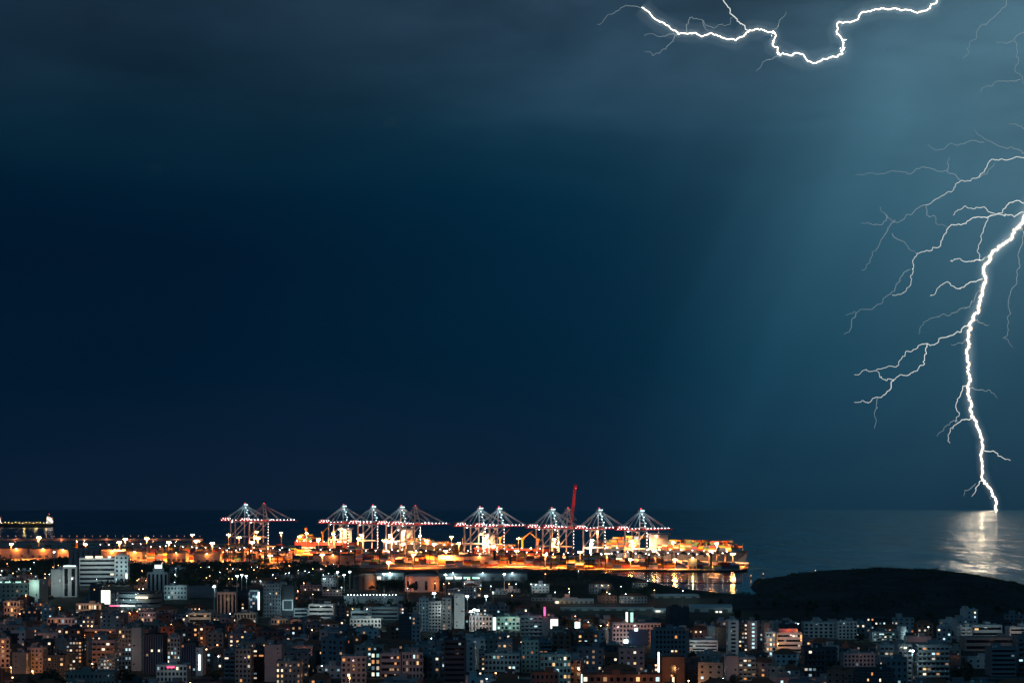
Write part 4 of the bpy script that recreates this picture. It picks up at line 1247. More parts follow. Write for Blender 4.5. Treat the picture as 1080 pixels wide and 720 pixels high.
b = MB(); b.box(-28, 28, 0, 22, 0, 7.0); b.build('wall', WALL['grey'], t)
add_box(t, 'roof', roof_tar, -28.6, 28.6, -0.6, 22.6, 7.01, 7.6)
for i in range(16):
    link('lamp', ball(0.26, lamp_wht), t, (-24 + i * 3.0, -0.75, 8.0))
lamp('facade_light', 'POINT', (-24, -10, 9), 3000, COLD, t, 0.4); lamp('facade_light', 'POINT', (8, -16, 7), 3000, COLD, t, 0.4)
def tank(label, px, r_, yt, Y, m, arches, short, dome):
    t = thing('storage_tank', label, 'storage tank', ((px - 540) / FPX * Y, Y, 0)); H = EYE - (yt - HOR) / FPX * Y
    HEROES.append((px - r_ * FPX / Y, px + r_ * FPX / Y, yt, 622, Y - r_, 2 * r_, short))
    b = MB(); b.cyl((0, 0, 0), r_, r_, H - dome, 32); b.build('shell', m, t)
    b = MB(); b.cyl((0, 0, H - dome + 0.01), r_ + 0.4, r_ * 0.7, dome * 0.7, 32); b.cyl((0, 0, H - dome * 0.3 + 0.015), r_ * 0.7, r_ * 0.15, dome * 0.3, 32); b.build('roof', m, t)
    for i in range(arches):
        a = math.radians(-140 + 100 * i / max(1, arches - 1)); c = Vector((math.cos(a) * (r_ + 0.02), math.sin(a) * (r_ + 0.02), 0))
        b = MB(); b.box(-1.4, 1.4, -0.15, 0.3, 2, H * 0.55); b.cyl((0, 0.1, H * 0.55 + 0.01), 1.4, 1.0, 0.8, 8); o = b.build('arch_window', glass_m, t); o.location = c; o.rotation_euler = (0, 0, a + math.pi / 2)
    return t, H
t, H = tank('grey cylindrical storage tank beside dark trees below the port', 388, 9.5, 604, 2060, WALL['beige'], 0, 'the grey storage tank', 1.8)
lamp('tank_light', 'POINT', (6, -14, 22), 2200, (1, 0.9, 0.75), t, 0.4); lamp('tank_light', 'POINT', (7, -13, 5), 2200, SODIUM, t, 0.4)
t, H = tank('dark slimmer storage tank standing left of the grey one', 378, 5.5, 606, 2050, WALL['dark'], 0, 'the slim dark tank', 1.2)
t, H = tank('large rosy round tank with arched openings, glowing orange low on its sides', 445, 18.5, 604, 2020, WALL['pink'], 4, 'the rosy round tank', 3.0)
lamp('tank_light', 'POINT', (-20, -18, 8), 4500, SODIUM, t, 0.4); lamp('tank_light', 'POINT', (20, -17, 8), 3500, SODIUM, t, 0.4); lamp('tank_light', 'POINT', (0, -34, 16), 2600, (1, 0.7, 0.55), t, 0.4)
t = shed('terminal_shed', 'long dark-roofed terminal shed with cold lit doors below the mid quay cranes', 462, 556, 600.5, 2290, 40, WALL['grey'], roof_tar, lit=0, doors=9, lamp_col=COLD, watts=3500, warm=False); HEROES.append((462, 556, 600, 612, 2290, 40, 'the terminal shed'))
for i in range(4):
    add_box(t, 'lit_window_row', STRIP['cold' if i < 2 else 'green'], -44 + i * 10.5, -36 + i * 10.5, -0.4, -0.13, 2, 4.4)
t = shed('terminal_shed', 'short pale-gabled shed beside the storage tanks', 396, 426, 601, 2300, 30, WALL['pale'], roof_tar, lit=1, doors=4, lamp_col=COLD, watts=6000, warm=False); HEROES.append((396, 426, 600, 610, 2300, 30, 'the short gabled shed'))

# the tall slabs in the middle
bld('apartment_tower', 'tall pale slab with five rows of paired windows, first of three joined slabs', 'the three joined slabs', 442, 452, 632, 666, 1400, 'grid', 9, 3, 'white', 0.02, 0.8, 12, 0.0, 2, [('c', 1600, -0.4, 16, 0.7)])
bld('apartment_tower', 'middle one of three joined slabs, plain and brightly edged on its side', 'the middle joined slab', 452.2, 465, 635, 667, 1396, 'dense', 9, 4, 'pale', 0.0, 0.8, 12, 0.0, 1, [('n', 3600, 1.15, 5, 0.75)])
bld('apartment_tower', 'darker third slab of the joined three with a few red lit windows', 'the dark joined slab', 466, 476, 631, 666, 1402, 'grid', 9, 2, 'grey', 0.18, 0.95, 12, 0.0, 1)
bld('apartment_tower', 'slender free-standing tall tower, pale and almost blank', 'the slender pale tower', 479, 490, 627, 666, 1404, 'blank', 10, 2, 'white', 0.05, 0.5, 10, 0.05, 1, [('n', 2600, 0.2, 20, 0.6)])
bld('apartment_tower', 'dark lower slab with rows of blind windows before the three joined slabs', 'the dark lower slab', 421, 434, 649, 674, 1300, 'grid', 6, 5, 'dark', 0.05, 0.5, 12, 0.0, 2)
bld('apartment_tower', 'bluish slab edge standing against the dark lower slab', 'the bluish slab edge', 434.2, 443, 650, 678, 1290, 'grid', 6, 2, 'pale', 0.05, 0.5, 12, 0.0, 1)
bld('shopping_block', 'rosy three-storey shopping block under a row of cold floodlights', 'the rosy shopping block', 495, 519, 650, 667, 1400, 'square', 3, 7, 'pink', 0.10, 0.4, 16, 0.0, 2, [('c', 3600, -0.2, 6, 1.4), ('w', 2200, 0.2, 10, 0.5)])
t = thing('light_sign', 'tall thin cyan white light pylon between two shopping blocks', 'sign', ((521.5 - 540) / FPX * 1398, 1398, 0)); HEROES.append((519.5, 523.5, 651, 666, 1398, 3, 'the cyan light pylon'))
add_box(t, 'pylon', dark_st, -1.3, 1.3, 0, 1.4, 0, 10.4); add_box(t, 'light_panel', STRIP['cold'], -1.1, 1.1, -0.12, -0.01, 1, 10.2)
bld('shopping_block', 'greenish lit shopping block right of the cyan light pylon', 'the greenish shopping block', 524, 548, 651, 667, 1410, 'square', 3, 6, 'green', 0.22, 0.35, 16, 0.0, 2, [('g', 5000, 0.0, 10, 1.0), ('n', 2600, 0.8, 7, 0.7)])
t, W_, H, dp = bld('apartment_block', 'bluish block with dark balcony rows beneath the red neon sign', 'the block under the red neon sign', 549, 572, 650, 672, 1350, 'balcony', 5, 5, 'pale', 0.10, 0.3, 13, 0.0, 2, [('c', 1800, 0, 14, 0.8)])
t2, W2, H2, dp2 = bld('stair_tower_block', 'narrow grey stair block carrying the vertical red neon sign', 'the neon stair block', 572.2, 579.5, 650, 674, 1346, 'blank', 6, 1, 'grey', 0.0, 0.3, 9, 0.0, -1)
t = thing('neon_sign', 'vertical glowing red neon sign on the roof of a stair block', 'sign', ((574.5 - 540) / FPX * 1346, 1346.6, H2)); HEROES.append((572, 577, 640, 651, 1346, 1, 'the red neon sign'))
add_box(t, 'bracket', dark_st, -0.25, 0.25, 0.3, 0.6, 0, 6.6); add_box(t, 'tube', STRIP['red'], -0.6, 0.6, 0.0, 0.28, 0.6, 6.9)
lamp('neon_light', 'POINT', (0, -2.5, 3), 500, (1, 0.08, 0.2), t, 0.4)
t, W_, H, dp = bld('shopping_block', 'low block whose whole front glows creamy white beside the neon stair block', 'the creamy glowing front', 580, 589, 652, 664, 1352, 'blank', 3, 2, 'white', 0.0, 0.5, 10, 0.0, 1)
add_box(t, 'light_panel', STRIP['white'], -W_ / 2 + .4, W_ / 2 - .4, -0.2, -0.01, 3.5, H - 0.4)
t = thing('light_sign', 'small square white light box on a post among low houses', 'sign', ((609 - 540) / FPX * 1380, 1380, 0)); HEROES.append((606, 612, 655, 665, 1380, 2, 'the small white light box'))
b = MB(); b.tube([(0, 0.4, 0), (0, 0.4, 4)], 0.2, 6); b.build('post', grey_st, t); add_box(t, 'light_panel', STRIP['cold'], -1.9, 1.9, 0, 0.7, 3.5, 8)
# rosy office with rooftop drum
t, W_, H, dp = bld('office_block', 'rosy white five-storey office with a dark glass middle and a roof sign', 'the rosy office with a roof sign', 646, 697, 658, 681, 1260, 'square', 5, 14, 'pink', 0.06, 0.5, 14, 0.04, 3, [('p', 4200, -0.7, 12, 0.8), ('p', 3000, 0.0, 13, 0.9), ('s', 4200, 0.85, 9, 0.3), ('c', 1500, -0.35, 6, 0.2)])
add_box(t, 'glass_front', WALL['blue'], -5.2, 8.0, -0.9, -0.12, 0, H - 3.4); add_box(t, 'lit_entrance', STRIP['cold'], -8.6, -5.8, -0.9, -0.12, 0.4, 4.2); add_box(t, 'round_sign', STRIP['cold'], -1.6, 0.6, -1.3, -0.92, H - 4.4, H - 2.6)
ts = thing('roof_sign', 'tall turning-drum sign, half white half teal, lit on the rosy office roof', 'sign', t.location + Vector((-4.4, 5.0, H + 0.01))); HEROES.append((657, 669, 645, 658, 1262, 2, 'the drum roof sign'))
b = MB(); b.tube([(0, 0, 0), (0, 0, 1.5)], 0.7, 6); b.build('base', dark_st, ts)
add_box(ts, 'white_panel', STRIP['white'], -2.6, -1.2, -0.5, 0.5, 1.2, 7.8); add_box(ts, 'dark_panel', dark_st, -1.19, 0.5, -0.45, 0.5, 1.2, 7.8); add_box(ts, 'teal_panel', STRIP['green'], 0.51, 2.4, -0.5, 0.5, 1.2, 7.6)
# sheds right of the middle
def big_shed(label, px0, px1, yt, yb, Y, dp, wall, short, rz=0.0, lit=0, doors=4, fl=None):
    t = shed('warehouse', label, px0, px1, yt, Y, dp, WALL[wall], mat('pale_sheet_roof', (0.36, 0.40, 0.40), 0.6, 0, 0.15, 0.1), lit=lit, doors=doors, rz=rz)
    HEROES.append((px0, px1, yt, yb, Y, dp, short))
    for f in fl or []:
        lamp('yard_light', 'POINT', f[1:4], f[4], COLD if f[0] == 'c' else WARM, t, 0.4)
    return t
big_shed('pale blue-roofed warehouse standing before the dark bay shore', 691, 738, 627, 638, 1880, 44, 'pale', 'the pale bay warehouse', 0.05, fl=[('c', 0, -20, 26, 9000)])
big_shed('long dim grey-green shed stretching left of the bright shed end', 592, 690, 641, 651, 1660, 26, 'green', 'the long green shed', 0.0, doors=8, fl=[('c', -20, -16, 14, 2600), ('c', 25, -16, 14, 2600)])
big_shed('short shed end lit bright white inside its gable', 690, 706, 642, 652, 1640, 22, 'white', 'the bright shed end', 0.0, lit=1, doors=2, fl=[('c', -4, -8, 7, 2600)])
big_shed('wide sloping-roofed shed with one bright lit door before the dark hill', 728, 772, 638, 651, 1640, 40, 'pale', 'the shed with one lit door', -0.06, lit=0, doors=3, fl=[('c', 12, -14, 10, 1800)])
t = HEROES[-1]; lt = shed('shed_porch', 'small porch with a twin-paned glowing door on the sloping-roofed shed', 754, 762, 644, 1632, 6, WALL['pale'], roof_tar, lit=2, doors=2)
big_shed('low pale hall with lit windows on the flat ground left of the light box', 585, 626, 631, 641, 1780, 14, 'pale', 'the low pale hall', 0.0, lit=1, doors=8, fl=[('w', -16, -10, 8, 3800), ('c', 8, -14, 9, 1800)])
bld('water_tower_block', 'dark square tower block behind the curved dark office tower', 'the dark square block', 706, 727, 641, 664, 1450, 'blank', 6, 3, 'dark', 0.05, 0.4, 15, 0.1, 2)
t, W_, H, dp = bld('office_tower', 'dark office tower with a grid of black windows and rounded corners', 'the dark office tower', 691, 723, 664, 697, 1150, 'square', 6, 8, 'grey', 0.05, 0.8, 16, 0.0, 2)
for x in (-W_ / 2, W_ / 2):
    b = MB(); b.cyl((x, 2.6, 0), 2.6, 2.6, H - 0.1, 14); b.build('rounded_corner', WALL['grey'], t)
t, W_, H, dp = bld('monument_gate', 'brown stone block split by a tall dark arch at the bottom of the view', 'the brown arch block', 698, 722, 694, 722, 990, 'blank', 4, 2, 'brown', 0.0, 0.5, 10, 0.0, 1, [('s', 1100, 0.0, 9, 0.3), ('w', 500, -0.6, 8, 0.9)])
add_box(t, 'arch_opening', glass_m, -1.6, 1.6, -0.2, -0.02, 0, H - 3.5); add_box(t, 'chandelier', STRIP['warm'], -0.5, 0.5, -0.6, -0.3, 1.2, 4.2)
t = thing('light_sign', 'tall narrow cold white light mast left of the brown arch block', 'sign', ((694.6 - 540) / FPX * 985, 985, 0)); HEROES.append((692, 697, 687, 714, 985, 1, 'the cold white light mast'))
add_box(t, 'post', grey_st, -0.5, 0.5, 0.0, 0.6, 0, 17.8); add_box(t, 'light_panel', STRIP['cold'], -0.45, 0.45, -0.15, -0.01, 5, 17.6)
t, W_, H, dp = bld('office_block', 'long reddish brown front with bright square windows along the bottom edge', 'the reddish front at the bottom edge', 614, 697, 712.5, 722, 960, 'square', 2, 12, 'brown', 0.6, 0.35, 14, 0.0, 2, [('s', 800, -0.4, 7, 1.2), ('s', 1000, 0.5, 7, 1.2)])
add_box(t, 'corner_light', STRIP['cold'], -W_ / 2 - 0.5, -W_ / 2 - 0.01, -0.5, 0.1, 1, H + 1)
bld('white_block', 'low white block with curved-looking bright bands below the dark hill', 'the white banded low block', 726, 757, 676, 689, 1215, 'bands', 3, 9, 'white', 0.10, 0.3, 14, -0.1, 1, [('n', 2600, -0.5, 9, 0.9), ('p', 1500, 0.5, 9, 0.9)])
bld('apartment_tower', 'bluish plain tower just above the white banded low block', 'the bluish plain tower', 747, 755, 661, 683, 1260, 'blank', 7, 1, 'pale', 0.1, 0.5, 9, 0.0, 1, [('c', 700, 0, 10, 0.8)])
bld('apartment_tower', 'brownish dark tower with a single cold light on its front', 'the brownish dark tower', 755.3, 766, 662, 686, 1255, 'blank', 7, 1, 'brown', 0.1, 0.0, 10, 0.0, 1)
bld('apartment_tower', 'tall pale slab with a single column of windows, first of the hillfoot pair', 'the tall hillfoot slab', 768, 779, 655, 694, 1170, 'grid', 9, 1, 'white', 0.03, 0.5, 11, 0.0, 2, [('n', 1500, 0, 16, 0.7)])
bld('apartment_block', 'dark balcony block with many coloured lights beside the tall hillfoot slab', 'the dark balcony block', 779.2, 788, 657, 690, 1176, 'balcony', 8, 3, 'dark', 0.45, 0.55, 10, 0.0, 2)
t, W_, H, dp = bld('apartment_tower', 'rosy tower with a glittering glass stripe down its middle', 'the glass-striped rosy tower', 788.3, 798.5, 656, 684, 1180, 'blank', 8, 1, 'pink', 0.0, 0.5, 11, 0.0, 2, [('p', 1300, 0.2, 14, 0.7)])
for i in range(8):
    link('lit_pane', win_mesh(1.6, 1.2, 3 if i % 3 else 4), t, (0.6, -0.1, 2 + i * 2.4))
bld('apartment_block', 'broad pale balcony block with five lit upper rooms at the bottom', 'the balcony block at the bottom', 766, 779, 693, 720, 1010, 'blank', 5, 1, 'pink', 0.0, 0.7, 10, 0.0, 1, [('p', 620, 0, 10, 0.8)])
bld('apartment_block', 'balcony half of the pale bottom block, its top row of rooms lit amber', 'the amber-lit balconies', 779.2, 797, 694, 721, 1012, 'balcony', 5, 4, 'pale', 0.40, 0.8, 11, 0.0, 3, [('w', 500, 0, 9, 0.5)])
bld('office_block', 'slim dark tower edge beside the vertically lit white block', 'the slim dark tower edge', 806, 812, 657, 684, 1190, 'blank', 8, 1, 'grey', 0.1, 0.2, 10, 0.0, 0)
bld('office_block', 'small white block with bright vertical bays beside red-lit terraces', 'the bright vertical bays', 808, 818, 667, 687, 1172, 'square', 5, 3, 'white', 0.55, 0.7, 9, 0.0, 1, [('n', 1500, 0, 9, 0.8)])
t, W_, H, dp = bld('hotel_block', 'white banded block with an orange lamp and a red lit roof terrace', 'the red-roof-lit white block', 819, 846, 668, 686, 1200, 'bands', 4, 8, 'white', 0.2, 0.6, 13, 0.0, 1, [('p', 2400, 0.3, 10, 0.9), ('s', 1400, -0.9, 6, 0.4)])
add_box(t, 'red_lit_wall', WALL['pink'], -6, 6, 5, 6, H + 0.01, H + 3); lamp('roof_light', 'POINT', (0, 2.0, H + 2), 500, (1, 0.12, 0.05), t, 0.3); lamp('roof_light', 'POINT', (7, 3.0, H + 2), 500, (1, 0.3, 0.1), t, 0.3)
add_box(t, 'lit_corner', STRIP['orange'], W_ / 2 - 1.2, W_ / 2 - 0.2, -0.4, -0.06, H - 4.5, H - 0.5)
bld('apartment_block', 'long dim block with wide black window slots, lower left half of two', 'the slotted long block', 848, 884, 657, 674, 1330, 'square', 4, 7, 'pale', 0.0, 0.3, 13, 0.0, 3, [('c', 1300, 0, 18, 0.9)])
bld('apartment_block', 'taller right half of the two dim blocks with black window slots', 'the taller slotted block', 884.3, 904, 656, 679, 1318, 'square', 5, 5, 'pale', 0.02, 0.3, 13, 0.0, 3, [('c', 900, 0, 16, 0.9)])
bld('apartment_block', 'dim terraced block with teal lit windows on its upper floor', 'the teal-lit terraced block', 848, 870, 684, 716, 1030, 'balcony', 5, 5, 'dark', 0.16, 0.1, 12, 0.0, 3)
bld('office_block', 'grey flat block with a pale end wall above dark roofs', 'the pale-ended flat block', 890, 926, 690, 707, 1100, 'square', 3, 9, 'pink', 0.02, 0.4, 12, 0.0, 3, [('p', 700, 0.1, 10, 0.9)])
bld('office_block', 'low hall with teal glowing window rows and a white end panel', 'the teal-glowing hall', 920, 945, 667, 681, 1300, 'bands', 3, 8, 'grey', 0.35, 0.0, 13, 0.0, 1, [('g', 900, 0, 10, 0.8), ('c', 900, -1.1, 5, 0.6)])
t = thing('water_tower', 'round pale water tower floodlit above the teal-glowing hall', 'water tower', ((951 - 540) / FPX * 1310, 1310, 0)); HEROES.append((945, 957, 665, 680, 1310, 8, 'the round water tower'))
b = MB(); b.cyl((0, 0, 0), 2.4, 2.4, 5, 16); b.build('stem', WALL['white'], t); b = MB(); b.cyl((0, 0, 5.01), 2.4, 3.4, 1.4, 16); b.cyl((0, 0, 6.412), 3.4, 3.4, 3.2, 16); b.build('bowl', WALL['white'], t)
lamp('tower_light', 'POINT', (4, -6, 4), 900, COLD, t, 0.3)
bld('office_block', 'low rosy wall block right of the round water tower', 'the low rosy wall', 957, 982, 672, 682, 1290, 'blank', 2, 3, 'pink', 0.1, 0.4, 12, 0.0, 1, [('p', 700, 0, 9, 1.0)])
bld('apartment_tower', 'balcony tower left of the bright white corner lamp, two amber rooms', 'the balcony tower by the corner lamp', 928, 947, 681, 716, 1040, 'balcony', 6, 4, 'pale', 0.14, 0.85, 12, 0.0, 3, [('c', 450, 0.9, 10, 0.8)])
bld('apartment_tower', 'tall balcony tower carrying the bright white corner lamp', 'the tower with the corner lamp', 947.5, 962, 680, 720, 1012, 'balcony', 7, 3, 'pale', 0.14, 0.9, 12, 0.0, 2, [('c', 450, 0.5, 9, 0.8)])
bld('apartment_tower', 'wide tower of rounded balconies with scattered amber rooms, bottom right', 'the wide balcony tower', 968, 1001, 681, 720, 1008, 'balcony', 7, 7, 'pale', 0.12, 0.85, 13, 0.0, 3, [('c', 700, -0.8, 9, 0.8)])
bld('apartment_block', 'low dark block with small windows below the corner lamp tower', 'the low dark front block', 905, 943, 707, 722, 935, 'grid', 4, 9, 'dark', 0.08, 0.8, 11, 0.0, 2)
bld('apartment_block', 'bluish plain-faced block in front of the corner lamp tower', 'the bluish plain-faced block', 934, 957, 696, 722, 955, 'grid', 5, 4, 'grey', 0.08, 0.5, 11, 0.0, 2)
t, W_, H, dp = bld('hospital_block', 'upper stepped wing with three dark bands and one orange room', 'the stepped wing', 1025, 1057, 660, 674, 1290, 'bands', 3, 8, 'white', 0.0, 0.8, 14, 0.0, 2, [('n', 1500, 0.2, 12, 0.9)])
link('lit_pane', win_mesh(2.6, 1.2, 0), t, (-W_ / 2 + 3.2, -0.1, H - 2.6))
bld('hospital_block', 'white square end block at the head of the stepped wing', 'the white end block', 1013, 1025, 662, 680, 1285, 'balcony', 4, 2, 'white', 0.0, 0.8, 12, 0.0, 2, [('n', 1200, 0.0, 10, 1.0)])
bld('hospital_block', 'long lower wing with a single long dark band below the stepped wing', 'the long lower wing', 1018, 1075, 673, 690, 1215, 'bands', 2, 12, 'beige', 0.0, 0.8, 15, 0.0, 2, [('p', 1300, 0.2, 16, 0.9)])
bld('office_block', 'white low block at the right edge, its base lit orange', 'the right-edge white block', 1065, 1090, 662, 674, 1300, 'bands', 3, 6, 'white', 0.1, 0.8, 13, 0.0, 2, [('n', 1200, -0.5, 10, 1.0), ('s', 1500, -0.5, 7, 0.1)])
bld('apartment_block', 'big grey block with two cold bright windows at the right', 'the block with two cold windows', 1045, 1072, 684, 718, 1040, 'bands', 6, 6, 'grey', 0.12, 0.5, 13, 0.0, 3)
bld('apartment_block', 'dark block with glowing red-orange roof edge near the right', 'the red-edged block', 1001, 1013, 692, 716, 1060, 'grid', 5, 3, 'dark', 0.2, 0.3, 12, 0.0, 2, [('s', 300, 0, 3, 1.15)])
bld('apartment_block', 'tall balconied block cut by the right edge of the picture', 'the block cut by the right edge', 1074, 1096, 672, 716, 1060, 'balcony', 7, 4, 'grey', 0.15, 0.6, 13, 0.0, 3)
# bottom middle
bld('apartment_block', 'pale apartment block with a dense grid of windows and a lit attic row', 'the dense-windowed pale block', 511, 548, 690, 711, 1040, 'dense', 4, 9, 'pale', 0.10, 0.5, 13, 0.0, 3, [('c', 900, 0, 12, 0.9)])
bld('apartment_block', 'darker balcony end of the dense-windowed pale block', 'the dark balcony end', 505, 511, 687, 712, 1042, 'balcony', 5, 2, 'grey', 0.2, 0.6, 12, 0.0, 1)
bld('apartment_tower', 'greenish grey tower with three window columns and a lit cold room', 'the greenish grey tower', 550, 568, 676, 716, 1060, 'grid', 7, 4, 'green', 0.12, 0.5, 13, 0.0, 3, [('c', 700, 0, 12, 0.7)])
bld('apartment_block', 'slim dark block with amber and white rooms above the wide pale block', 'the slim block above the wide pale one', 569, 582, 676, 692, 1100, 'balcony', 6, 3, 'grey', 0.35, 0.8, 11, 0.0, 2)
bld('apartment_block', 'wide greenish pale block with six window columns at the bottom', 'the wide greenish pale block', 570, 602, 691, 722, 985, 'dense', 5, 8, 'green', 0.10, 0.7, 13, 0.0, 3, [('c', 900, 0.3, 11, 0.8)])
bld('apartment_block', 'red-brown stepped block with a dark roof house at the bottom edge', 'the red-brown stepped block', 560, 589, 710, 722, 940, 'square', 3, 6, 'brown', 0.08, 0.4, 10, 0.0, 3, [('s', 420, 0, 8, 1.1)])
bld('office_tower', 'broad dark tower with close horizontal bands and a lit corner edge', 'the dark banded tower', 468, 491, 676, 722, 1000, 'bands', 8, 7, 'dark', 0.06, 0.6, 14, 0.0, 3, [('p', 500, 0.2, 13, 0.7)])
bld('apartment_block', 'flat-topped grey block with bright low windows left of the banded tower', 'the flat-topped grey block', 424, 446, 689, 716, 1020, 'square', 4, 6, 'pink', 0.20, 0.7, 12, 0.0, 3, [('p', 420, 0, 11, 0.8)])
bld('apartment_block', 'grey block with a glowing warm balcony strip beside the flat-topped one', 'the warm balcony strip block', 401, 423, 690, 716, 1025, 'bands', 4, 7, 'pink', 0.22, 0.8, 12, 0.0, 3, [('p', 420, 0, 11, 0.8)])
bld('apartment_block', 'dark block with four stacked pairs of bright windows', 'the paired bright windows', 391, 401, 688, 712, 1030, 'square', 4, 2, 'dark', 0.95, 0.6, 10, 0.0, 1)
bld('apartment_block', 'rosy block with a regular grid of small square windows', 'the square-windowed rosy block', 360, 386, 693, 722, 1000, 'square', 5, 5, 'pink', 0.10, 0.9, 12, 0.05, 3, [('p', 1000, -0.1, 12, 0.8)])
bld('apartment_block', 'dim block with rows of faint warm windows right of the blank slab', 'the faint warm windows', 291, 317, 698, 722, 965, 'grid', 5, 6, 'beige', 0.5, 0.9, 12, 0.0, 3, [('p', 420, 0, 10, 0.8)])
bld('apartment_tower', 'blank rosy slab with one vertical groove, tallest in the bottom left middle', 'the blank rosy slab', 279, 297, 681, 722, 1008, 'blank', 8, 1, 'pink', 0.0, 0.5, 12, 0.0, 2, [('p', 850, -0.1, 15, 0.7)])
bld('apartment_block', 'dark balcony stack with bright stacked rooms against the blank rosy slab', 'the dark balcony stack', 265, 279, 684, 720, 1016, 'balcony', 7, 2, 'dark', 0.28, 0.7, 11, 0.0, 2)
bld('apartment_tower', 'beige tower with two columns of square windows left of the balcony stack', 'the beige two-column tower', 248, 264.5, 685, 722, 1000, 'square', 7, 4, 'beige', 0.08, 0.8, 12, 0.0, 3, [('p', 650, -0.1, 12, 0.7)])
bld('apartment_block', 'dark terraced block left of the beige two-column tower', 'the dark terraced block', 236, 248, 687, 716, 1030, 'balcony', 6, 2, 'grey', 0.15, 0.6, 11, 0.0, 2)
bld('apartment_tower', 'tower of square windows with many lit rooms beside a blank grey slab', 'the tower beside the grey slab', 125, 138.5, 664, 710, 1080, 'square', 9, 4, 'beige', 0.28, 0.7, 12, 0.0, 3, [('p', 420, 0, 12, 0.6)])
bld('apartment_tower', 'blank grey slab with a cold lit roof edge', 'the blank grey slab', 138.7, 149, 663, 712, 1072, 'blank', 9, 1, 'pale', 0.0, 0.5, 12, 0.0, 1, [('n', 650, 0.1, 14, 0.6)])
bld('office_tower', 'tower of dark blue glass with a slanted top, nearly unlit', 'the dark blue glass tower', 151, 172, 670, 713, 1050, 'glass', 9, 8, 'dark', 0.03, 0.3, 14, 0.0, 1, [('c', 250, 0.8, 8, 0.6)])
bld('apartment_block', 'greyish violet block with three lit rooms between two blue glass towers', 'the violet grey block', 173, 190, 673, 710, 1090, 'square', 7, 5, 'pink', 0.16, 0.8, 12, 0.0, 3, [('c', 600, 0.4, 11, 0.3)])
bld('office_tower', 'second dark blue glass tower with a stepped dark roof', 'the second blue glass tower', 191, 206.5, 679, 714, 1045, 'glass', 8, 6, 'dark', 0.06, 0.7, 13, 0.0, 1)
t, W_, H, dp = bld('stair_tower_block', 'slim white shaft with a long glowing slot, right of the blue glass tower', 'the slim white shaft', 206.7, 214, 684, 713, 1043, 'blank', 7, 1, 'white', 0.0, 0.5, 10, 0.0, 0, [('n', 260, 0, 8, 0.7)])
add_box(t, 'light_slot', STRIP['cold'], -0.5, 0.6, -0.2, -0.03, 3, H - 3)
t, W_, H, dp = bld('office_block', 'low white block with big dark square openings and a red rooftop light', 'the low block of square openings', 165, 197, 702, 718, 1005, 'square', 3, 8, 'white', 0.1, 0.4, 12, 0.0, 1, [('n', 800, 0.1, 9, 0.9)])
add_box(t, 'red_light', STRIP['red'], -2.5, 1.5, -0.3, -0.06, H - 0.9, H - 0.2)
bld('apartment_block', 'orange-lit balcony block above a glowing street in the lower left', 'the orange-lit balcony block', 97, 121, 676, 694, 1130, 'balcony', 4, 5, 'pink', 0.10, 0.8, 12, 0.0, 3, [('s', 900, -0.8, 9, 0.2), ('s', 900, 0.6, 9, 0.5)])
bld('apartment_block', 'block with clustered bright cold rooms beneath the orange-lit balconies', 'the clustered cold rooms', 103, 121, 695, 711, 1060, 'square', 4, 6, 'grey', 0.35, 0.3, 11, 0.0, 2, [('n', 500, 0, 8, 0.6)])
bld('apartment_block', 'corner house glowing deep orange at the left edge', 'the deep orange corner house', -4, 10, 674, 702, 1090, 'square', 6, 3, 'pink', 0.15, 0.9, 12, 0.2, 2, [('s', 1800, 0.3, 8, 0.3), ('s', 900, -0.2, 9, 0.7)])
bld('apartment_block', 'windowless grey house wall just right of the deep orange corner house', 'the windowless grey house', 13, 28, 689, 704, 1050, 'blank', 4, 1, 'grey', 0.0, 0.5, 12, 0.0, 2)
bld('apartment_block', 'orange-lit block with a column of lit windows in the lower left', 'the orange-lit window column', 28.5, 45, 684, 710, 1060, 'grid', 6, 4, 'pink', 0.15, 0.9, 12, 0.0, 3, [('s', 1000, 0.2, 8, 0.15), ('s', 500, 0.1, 9, 0.7)])
bld('apartment_block', 'dark block with a dense speckle of lit windows, lower left', 'the speckled dark block', 70, 86, 676, 710, 1075, 'dense', 8, 5, 'dark', 0.32, 0.6, 12, 0.0, 3)
bld('apartment_block', 'violet plain house behind the orange-lit window column', 'the violet plain house', 58, 70, 674, 690, 1150, 'blank', 5, 1, 'grey', 0.0, 0.5, 12, 0.0, 2, [('w', 200, 0.5, 9, 0.7)])
bld('apartment_block', 'long dark roofed block at the bottom edge below the speckled block', 'the long dark bottom roof', 69, 121, 709.5, 722, 950, 'grid', 3, 12, 'beige', 0.0, 0.5, 12, 0.0, 3)
bld('apartment_block', 'broad salmon-lit row of houses in the upper left of the town', 'the salmon-lit row', 80, 107, 637, 645, 1560, 'square', 2, 10, 'pink', 0.45, 0.7, 12, 0.0, 2, [('w', 2000, -0.4, 9, 1.0), ('w', 2000, 0.5, 9, 1.0)])
bld('apartment_block', 'rosy lit terrace with blind arches left of the salmon-lit row', 'the rosy arched terrace', 50, 79, 652, 661, 1400, 'square', 2, 8, 'pink', 0.2, 0.8, 12, 0.0, 2, [('s', 1500, -0.6, 8, 0.7), ('p', 1800, 0.3, 9, 0.9)])
bld('apartment_block', 'long low orange-lit house with a broad plain roof in the left of town', 'the long low orange house', 88, 122, 664, 669.5, 1290, 'bands', 2, 8, 'pink', 0.05, 0.8, 14, 0.0, 2, [('s', 1200, -0.4, 9, 0.8), ('s', 1200, 0.5, 9, 0.8)])
bld('apartment_block', 'pinkish cluster of terraces beside the dark lot near the filling station', 'the pinkish terraces', 146, 164, 646, 658, 1440, 'square', 3, 6, 'pink', 0.3, 0.8, 12, 0.0, 2, [('p', 1900, 0, 9, 0.8)])
